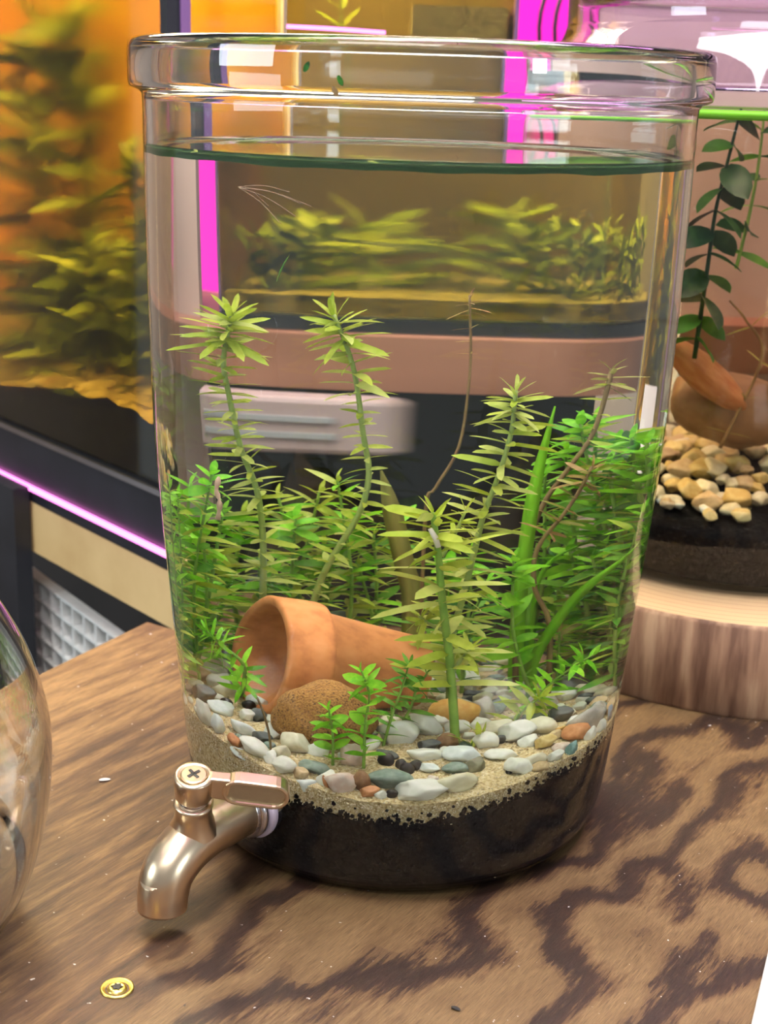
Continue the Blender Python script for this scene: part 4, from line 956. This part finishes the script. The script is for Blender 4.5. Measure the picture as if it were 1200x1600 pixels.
# ------------------------------------------------------------------ left aquarium, its stand and the shelf behind
P0 = Vector((-.1315, .253, 0))
TL, TW, Z0, Z1 = .46, .075, .018, .46
RZ = Matrix((D1, D2, Vector((0, 0, 1)))).transposed()         # local x along the long face, y across
if RZ.determinant() < 0: pass
def tp(a, b, z): return P0 + D1 * a + D2 * b + Vector((0, 0, z))
tank = thing('aquarium', 'murky amber aquarium with black base trim on the left', 'aquarium', tp(TL / 2, TW / 2, Z0))
def tbox(name, a0, a1, b0, b1, z0, z1, mat, parent=None, bevel=0):
    m_ = MB(); c = tp((a0 + a1) / 2, (b0 + b1) / 2, (z0 + z1) / 2); h = ((a1 - a0) / 2, (b1 - b0) / 2, (z1 - z0) / 2)
    m_.box((0, 0, 0), h, RZ)
    return m_.build(name, mat, parent, False, c - (parent.location if parent else Vector()), bevel)
tbox('base_trim', -.003, TL + .003, -.003, TW + .003, Z0, .058, 'black_plastic', tank, .002)
tbox('trim_lip', -.004, TL + .004, -.0055, -.003, .0555, .0590, 'steel', tank)
tbox('corner_post', -.003, .004, -.004, .004, .058, Z1, 'black_plastic', tank)
tbox('pink_lit_corner', -.0045, .003, .004, .010, .058, Z1, 'purple_edge', tank)  # pink light on the black corner trim, put into the colour
tbox('corner_post', TL - .004, TL + .003, -.004, .003, .058, Z1, 'black_plastic', tank)
tbox('front_pane', 0, TL, -.0015, .0005, .058, Z1, 'pane', tank)
tbox('side_pane', -.0015, .0005, 0, TW, .058, Z1, 'pane', tank)
tbox('algae_back_pane', 0, TL, TW - .002, TW, .058, Z1, 'algae_glass', tank)['label'] = 'back pane coated in golden orange algae'
tbox('back_panel', 0, TL, TW + .0002, TW + .0022, .058, Z1, 'brown_backdrop', tank)
tbox('algae_end_pane', TL - .002, TL, .001, TW - .002, .058, Z1, 'algae_glass', tank)
m = MB(); nA, nB = 60, 16; vs = []; fs = []
for i in range(nA + 1):
    for j in range(nB + 1):
        a = .004 + (TL - .010) * i / nA; b = .003 + (TW - .008) * j / nB
        z = .088 + .010 * sin(a * 14 + .5) + .025 * (b / TW) + .006 * mnoise.noise(Vector((a * 40, b * 40, 0))); vs.append(tp(a, b, z))
for i in range(nA):
    for j in range(nB): k = i * (nB + 1) + j; fs.append((k, k + nB + 1, k + nB + 2, k + 1))
m.add(vs, fs); tag(m.build('gold_gravel', 'gold_gravel', None, True), 'sloping bed of golden gravel inside the amber aquarium', 'gravel', kind='stuff')
m = MB(); vs = []; fs = []
for i in range(nA + 1):
    a = .004 + (TL - .010) * i / nA; zt = .080 + .010 * sin(a * 14 + .5) + .004 * mnoise.noise(Vector((a * 60, 5, 0))); vs += [tp(a, .0022, .059), tp(a, .0022, zt), tp(a, .006, zt + .004)]
for i in range(nA): k = i * 3; fs += [(k, k + 3, k + 4, k + 1), (k + 1, k + 4, k + 5, k + 2)]
m.add(vs, fs); tag(m.build('dark_soil', 'soil', None, True), 'dark soil band under the golden gravel in the amber aquarium', 'soil', kind='stuff')
rs = random.Random(9)
for i in range(26):
    a, b = rs.uniform(.005, .2), rs.uniform(.006, .05); s = rs.uniform(.0025, .006)
    z = .088 + .010 * sin(a * 14 + .5) + .025 * (b / TW)
    o = link('gravel_stone', rock_of(rs.choice(['yellowtan', 'tan', 'brown', 'ochre']), i % 5)); put(o, tp(a, b, z + s * .3), (s, s, s * .7), i); tag(o, 'small golden stone on the gravel of the amber aquarium', 'stone', 'stones in the amber aquarium')
tbox('amber_water', .002, TL - .003, .001, TW - .003, .06, .43, 'amber_water')
bpy.data.objects['amber_water']; tag(bpy.data.objects['amber_water'], 'murky amber water in the left aquarium', 'water', kind='stuff')
m = MB(); m.add([tp(.004, .0016, .06), tp(TL - .004, .0016, .06), tp(TL - .004, .0016, .44), tp(.004, .0016, .44)], [(0, 1, 2, 3)]); m.add([tp(.004, .0016, .06), tp(.004, TW - .003, .06), tp(.004, TW - .003, .44), tp(.004, .0016, .44)], [(0, 1, 2, 3)])
o = m.build('algae_film', 'murk_amber', tank); o.location = -tank.location; o['label'] = 'hazy amber film on the inner face of the panes'
bz = leafof('lance', 'leaf_bronze', .3); bzn = leafof('narrow', 'leaf_bronze', .3)
LTP = [((20, 620), (40, 520), (90, 400), .05, .035), ((130, 640), (150, 540), (190, 430), .03, .030), ((60, 600), (110, 300), (60, 60), .08, .040), ((200, 680), (205, 500), (195, 240), .02, .026), ((100, 640), (130, 480), (120, 380), .02, .030), ((10, 560), (20, 300), (70, 20), .06, .045), ((160, 650), (170, 560), (150, 470), .05, .030), ((225, 690), (215, 560), (225, 350), .04, .025)]
LLAB = ['curved bronze green plant low in the amber aquarium', 'bright olive plant beside the jar in the amber aquarium', 'tall shadowy plant reaching up in the amber aquarium', 'slender upright plant nearest the corner post in the amber aquarium',
        'leafy olive plant in the middle of the amber aquarium', 'tall bent plant at the photo edge in the amber aquarium', 'low bushy plant on the gravel in the amber aquarium', 'short green plant half hidden by the jar in the amber aquarium']
def on_face(px, py, b):                       # a pixel ray meets the vertical plane b inside the tank
    d = pix(px, py); n_ = D2; t = ((P0 + D2 * b) - CAM).dot(n_) / d.dot(n_); return CAM + d * t
LTP += [((228, 690), (226, 560), (222, 420), .030, .024), ((236, 690), (238, 560), (232, 300), .050, .024), ((185, 680), (200, 600), (215, 520), .045, .030), ((60, 590), (80, 520), (50, 440), .04, .034), ((110, 630), (100, 560), (125, 500), .05, .032)]
LLAB += ['upright green plant closest to the corner post in the amber aquarium', 'tall green plant behind the corner post in the amber aquarium', 'olive plant leaning on the jar side low in the amber aquarium', 'feathery olive plant at the left gravel slope in the amber aquarium', 'short olive clump in the middle of the gravel slope of the amber aquarium']
def in_tank(e):
    b_ = (e - P0).dot(D2); a_ = (e - P0).dot(D1); return .004 < b_ < TW - .005 and .006 < a_ < TL - .006
for (a1, a2, a3, b, L_), lab in zip(LTP, LLAB):
    b = min(.052, max(.026, b))
    plant('tank_plant', lab, [on_face(*a1, b), on_face(*a2, b), on_face(*a3, b)], .0016, 'leaf_bronze', mix(bz, bz, limel), .009, 4, L_, elev=.4, jit=.6, crown=(9, L_, bz), t0=.1, jar_in=False, clip=in_tank)
tbox('stand_beam', -.006, TL + .05, -.004, .03, -.026, .010, 'pine'); tag(bpy.data.objects['stand_beam'], 'pale pine beam of the stand under the amber aquarium', 'beam')
tbox('stand_strip', -.004, TL + .04, -.004, .05, .0105, .0175, 'black_plastic'); tag(bpy.data.objects['stand_strip'], 'black mat strip between aquarium and pine beam', 'mat')
tbox('pink_reflection', .0, TL, -.0065, -.0035, .0195, .0222, 'reflection_glow'); tag(bpy.data.objects['pink_reflection'], 'thin pink reflection painted as a glowing strip along the aquarium base', 'painted reflection')  # pink reflection on the trim, painted as a glowing strip
lp = thing('stand_post', 'black upright post of the aquarium stand at the photo edge', 'post', on_face(4, 780, -.012))
m = MB(); m.box((0, 0, -.33), (.030, .006, .345), RZ); m.build('post', 'black_plastic', lp)
# egg crate panel
E0 = Vector((-.1824, .3256, -.06)); E1 = Vector((-.2764, .4546, -.06)); ED = (E1 - E0).normalized(); EL = .228; cell = .019
E0 = E0 - ED * .03
eg = thing('egg_crate_panel', 'white plastic egg crate grid panel leaning under the stand', 'grid panel', E0 + ED * EL / 2 + Vector((0, 0, -.16)))
RE = Matrix((ED, Vector((-ED.y, ED.x, 0)), Vector((0, 0, 1)))).transposed()
mv = MB(); mv.box((0, 0, 0), (.0009, .0045, .08), RE); mev = mv.mesh('bar', 'white_plastic'); mh = MB(); mh.box((0, 0, 0), (EL / 2, .0045, .0009), RE); meh = mh.mesh('bar', 'white_plastic')
for i in range(int(EL / cell) + 1): link('bar', mev, eg, E0 + ED * (i * cell) + Vector((0, 0, -.08)) - eg.location)
for i in range(11): link('bar', meh, eg, E0 + ED * EL / 2 + Vector((0, 0, -i * .0148 - .001)) - eg.location)
tbox('stand_shade_sheet', -.02, TL + .1, .16, .17, -.7, -.03, 'dark_floor'); tag(bpy.data.objects['stand_shade_sheet'], 'black panel standing in for the shade under the amber aquarium', 'panel')  # dark sheet added where the gap under the stand is only shade
# rear aquarium and shelf behind the jar
RX0, RX1, RY0, RY1 = -.138, .066, .385, .52
rt = thing('rear_aquarium', 'olive aquarium standing on the wooden shelf behind the jar', 'aquarium', ((RX0 + RX1) / 2, RY0, .15))
def rbox(name, x0, x1, y0, y1, z0, z1, mat, parent=None, bevel=0):
    m_ = MB(); c = Vector(((x0 + x1) / 2, (y0 + y1) / 2, (z0 + z1) / 2)); m_.box((0, 0, 0), ((x1 - x0) / 2, (y1 - y0) / 2, (z1 - z0) / 2)); return m_.build(name, mat, parent, False, c - (parent.location if parent else Vector()), bevel)
rbox('front_pane', RX0, RX1, RY0, RY0 + .002, .15, .48, 'pane', rt)
rbox('back_pane', RX0, RX1, RY1, RY1 + .003, .15, .48, 'brown_backdrop', rt)
rbox('side_pane', RX1 - .002, RX1, RY0 + .002, RY1, .15, .48, 'purple_edge', rt)
rbox('bottom_trim', RX0, RX1, RY0 + .002, RY1, .150, .158, 'black_plastic', rt)
rbox('olive_water', RX0 + .003, RX1 - .004, RY0 + .003, RY1 - .002, .16, .44, 'olive_water'); tag(bpy.data.objects['olive_water'], 'olive tinted water in the rear aquarium', 'water', kind='stuff')
rbox('gravel_bed', RX0 + .004, RX1 - .005, RY0 + .004, RY1 - .004, .1585, .170, 'olive_gravel'); tag(bpy.data.objects['gravel_bed'], 'golden gravel bed in the rear aquarium', 'gravel', kind='stuff')
rbox('filter_box', .000, .060, .40, .47, .305, .343, 'grey_gravel'); tag(bpy.data.objects['filter_box'], 'grey filter box in the rear aquarium above the jar rim', 'filter')
m = MB(); m.add([(RX0 + .002, RY0 + .0025, .16), (RX1 - .003, RY0 + .0025, .16), (RX1 - .003, RY0 + .0025, .46), (RX0 + .002, RY0 + .0025, .46)], [(0, 1, 2, 3)]); o = m.build('algae_film', 'murk_olive', rt); o.location = -rt.location; o['label'] = 'hazy olive film on the inner face of the pane'
rs = random.Random(14)
for i in range(19):
    x = -.128 + i * .0098 + rs.uniform(-.004, .004); y = rs.uniform(.41, .48); h = rs.uniform(.03, .05)
    plant('tank_plant', 'low yellow green plant in the row inside the rear aquarium', [Vector((x, y, .169)), Vector((x + rs.uniform(-.01, .01), y, .169 + h * .6)), Vector((x + rs.uniform(-.015, .015), y, .169 + h))], .001, 'stem_lime', mix(limel, bz, bz), .009, 3, .022, elev=.5, crown=(5, .02, limel), jar_in=False, clip=lambda e: RY0 + .005 < e.y < RY1 - .005 and RX0 + .004 < e.x < RX1 - .006, group='low plants in the rear aquarium')
plant('tank_plant', 'thin branching yellow green frond showing above the jar rim', [Vector((-.052, .41, .168)), yplane(532, 60, .41), yplane(530, -20, .41)], .0009, 'stem_lime', lime, .011, 2, .017, elev=.7, t0=.75, jar_in=False)
m = MB(); m.tube(spline([yplane(312, 37, .380), yplane(420, 40, .380), yplane(520, 45, .380), yplane(602, 51, .380)], 18), .0011, 8); tag(m.build('pink_reflection', 'reflection_glow', None, True), 'thin pink reflection painted as a glowing line in front of the rear aquarium', 'painted reflection')  # reflection of a pink LED, drawn as a glowing line
rbox('shelf_beam', -.130, .40, .375, .535, .118, .1495, 'red_wood'); tag(bpy.data.objects['shelf_beam'], 'reddish wooden shelf beam under the rear aquarium', 'shelf')
rbox('shelf_shade_sheet', -.09, .40, .50, .51, -.4, .1175, 'dark_floor'); tag(bpy.data.objects['shelf_shade_sheet'], 'dark panel standing in for the shade below the rear shelf', 'panel')  # dark sheet in place of the shade beneath the shelf
ad = thing('power_box', 'white power box with grey stripes below the rear shelf', 'power box', (.045, .36, .085))
rbox('case', .006, .085, .352, .372, .085, .1165, 'mauve_plastic', ad, .003)
for k in range(2): rbox('stripe', .012, .078, .3505, .3525, .094 + k * .009, .097 + k * .009, 'grey_mark', ad)
gl = thing('pink_wall_glow', 'magenta glowing panel added for the pink lit wall behind the gap between the vessels', 'glow panel', (.12, .62, .0))  # glowing panel added in place of a wall lit pink
rbox('glowing_panel', .075, .245, .62, .63, .12, .62, 'magenta_glow', gl)
rbox('panel_back', .07, .25, .631, .64, .0, .63, 'black_plastic', gl)
for i in range(3):
    m = MB(); x = .105 + i * .012
    m.tube(spline([(x, .60, .50), (x + .008, .60, .40), (x - .006, .60, .34), (x + .01, .60, .24), (x, .60, .12)], 30), .0016, 6)
    tag(m.build('cable', 'black_plastic', None, True), ['left', 'middle', 'right'][i] + ' black cable hanging in front of the magenta glow', 'cable', 'cables in front of the grow light')
# white card seen through the right edge of the jar
m = MB(); q0 = tp(-.0065, .045, .0)
m.box((0, 0, 0), (.0006, .017, .022), RZ); cdo = m.build('label_card', 'white_ceramic', None, False, tp(-.0056, .045, .115)); tag(cdo, 'small white card stuck to the end of the amber aquarium', 'card')
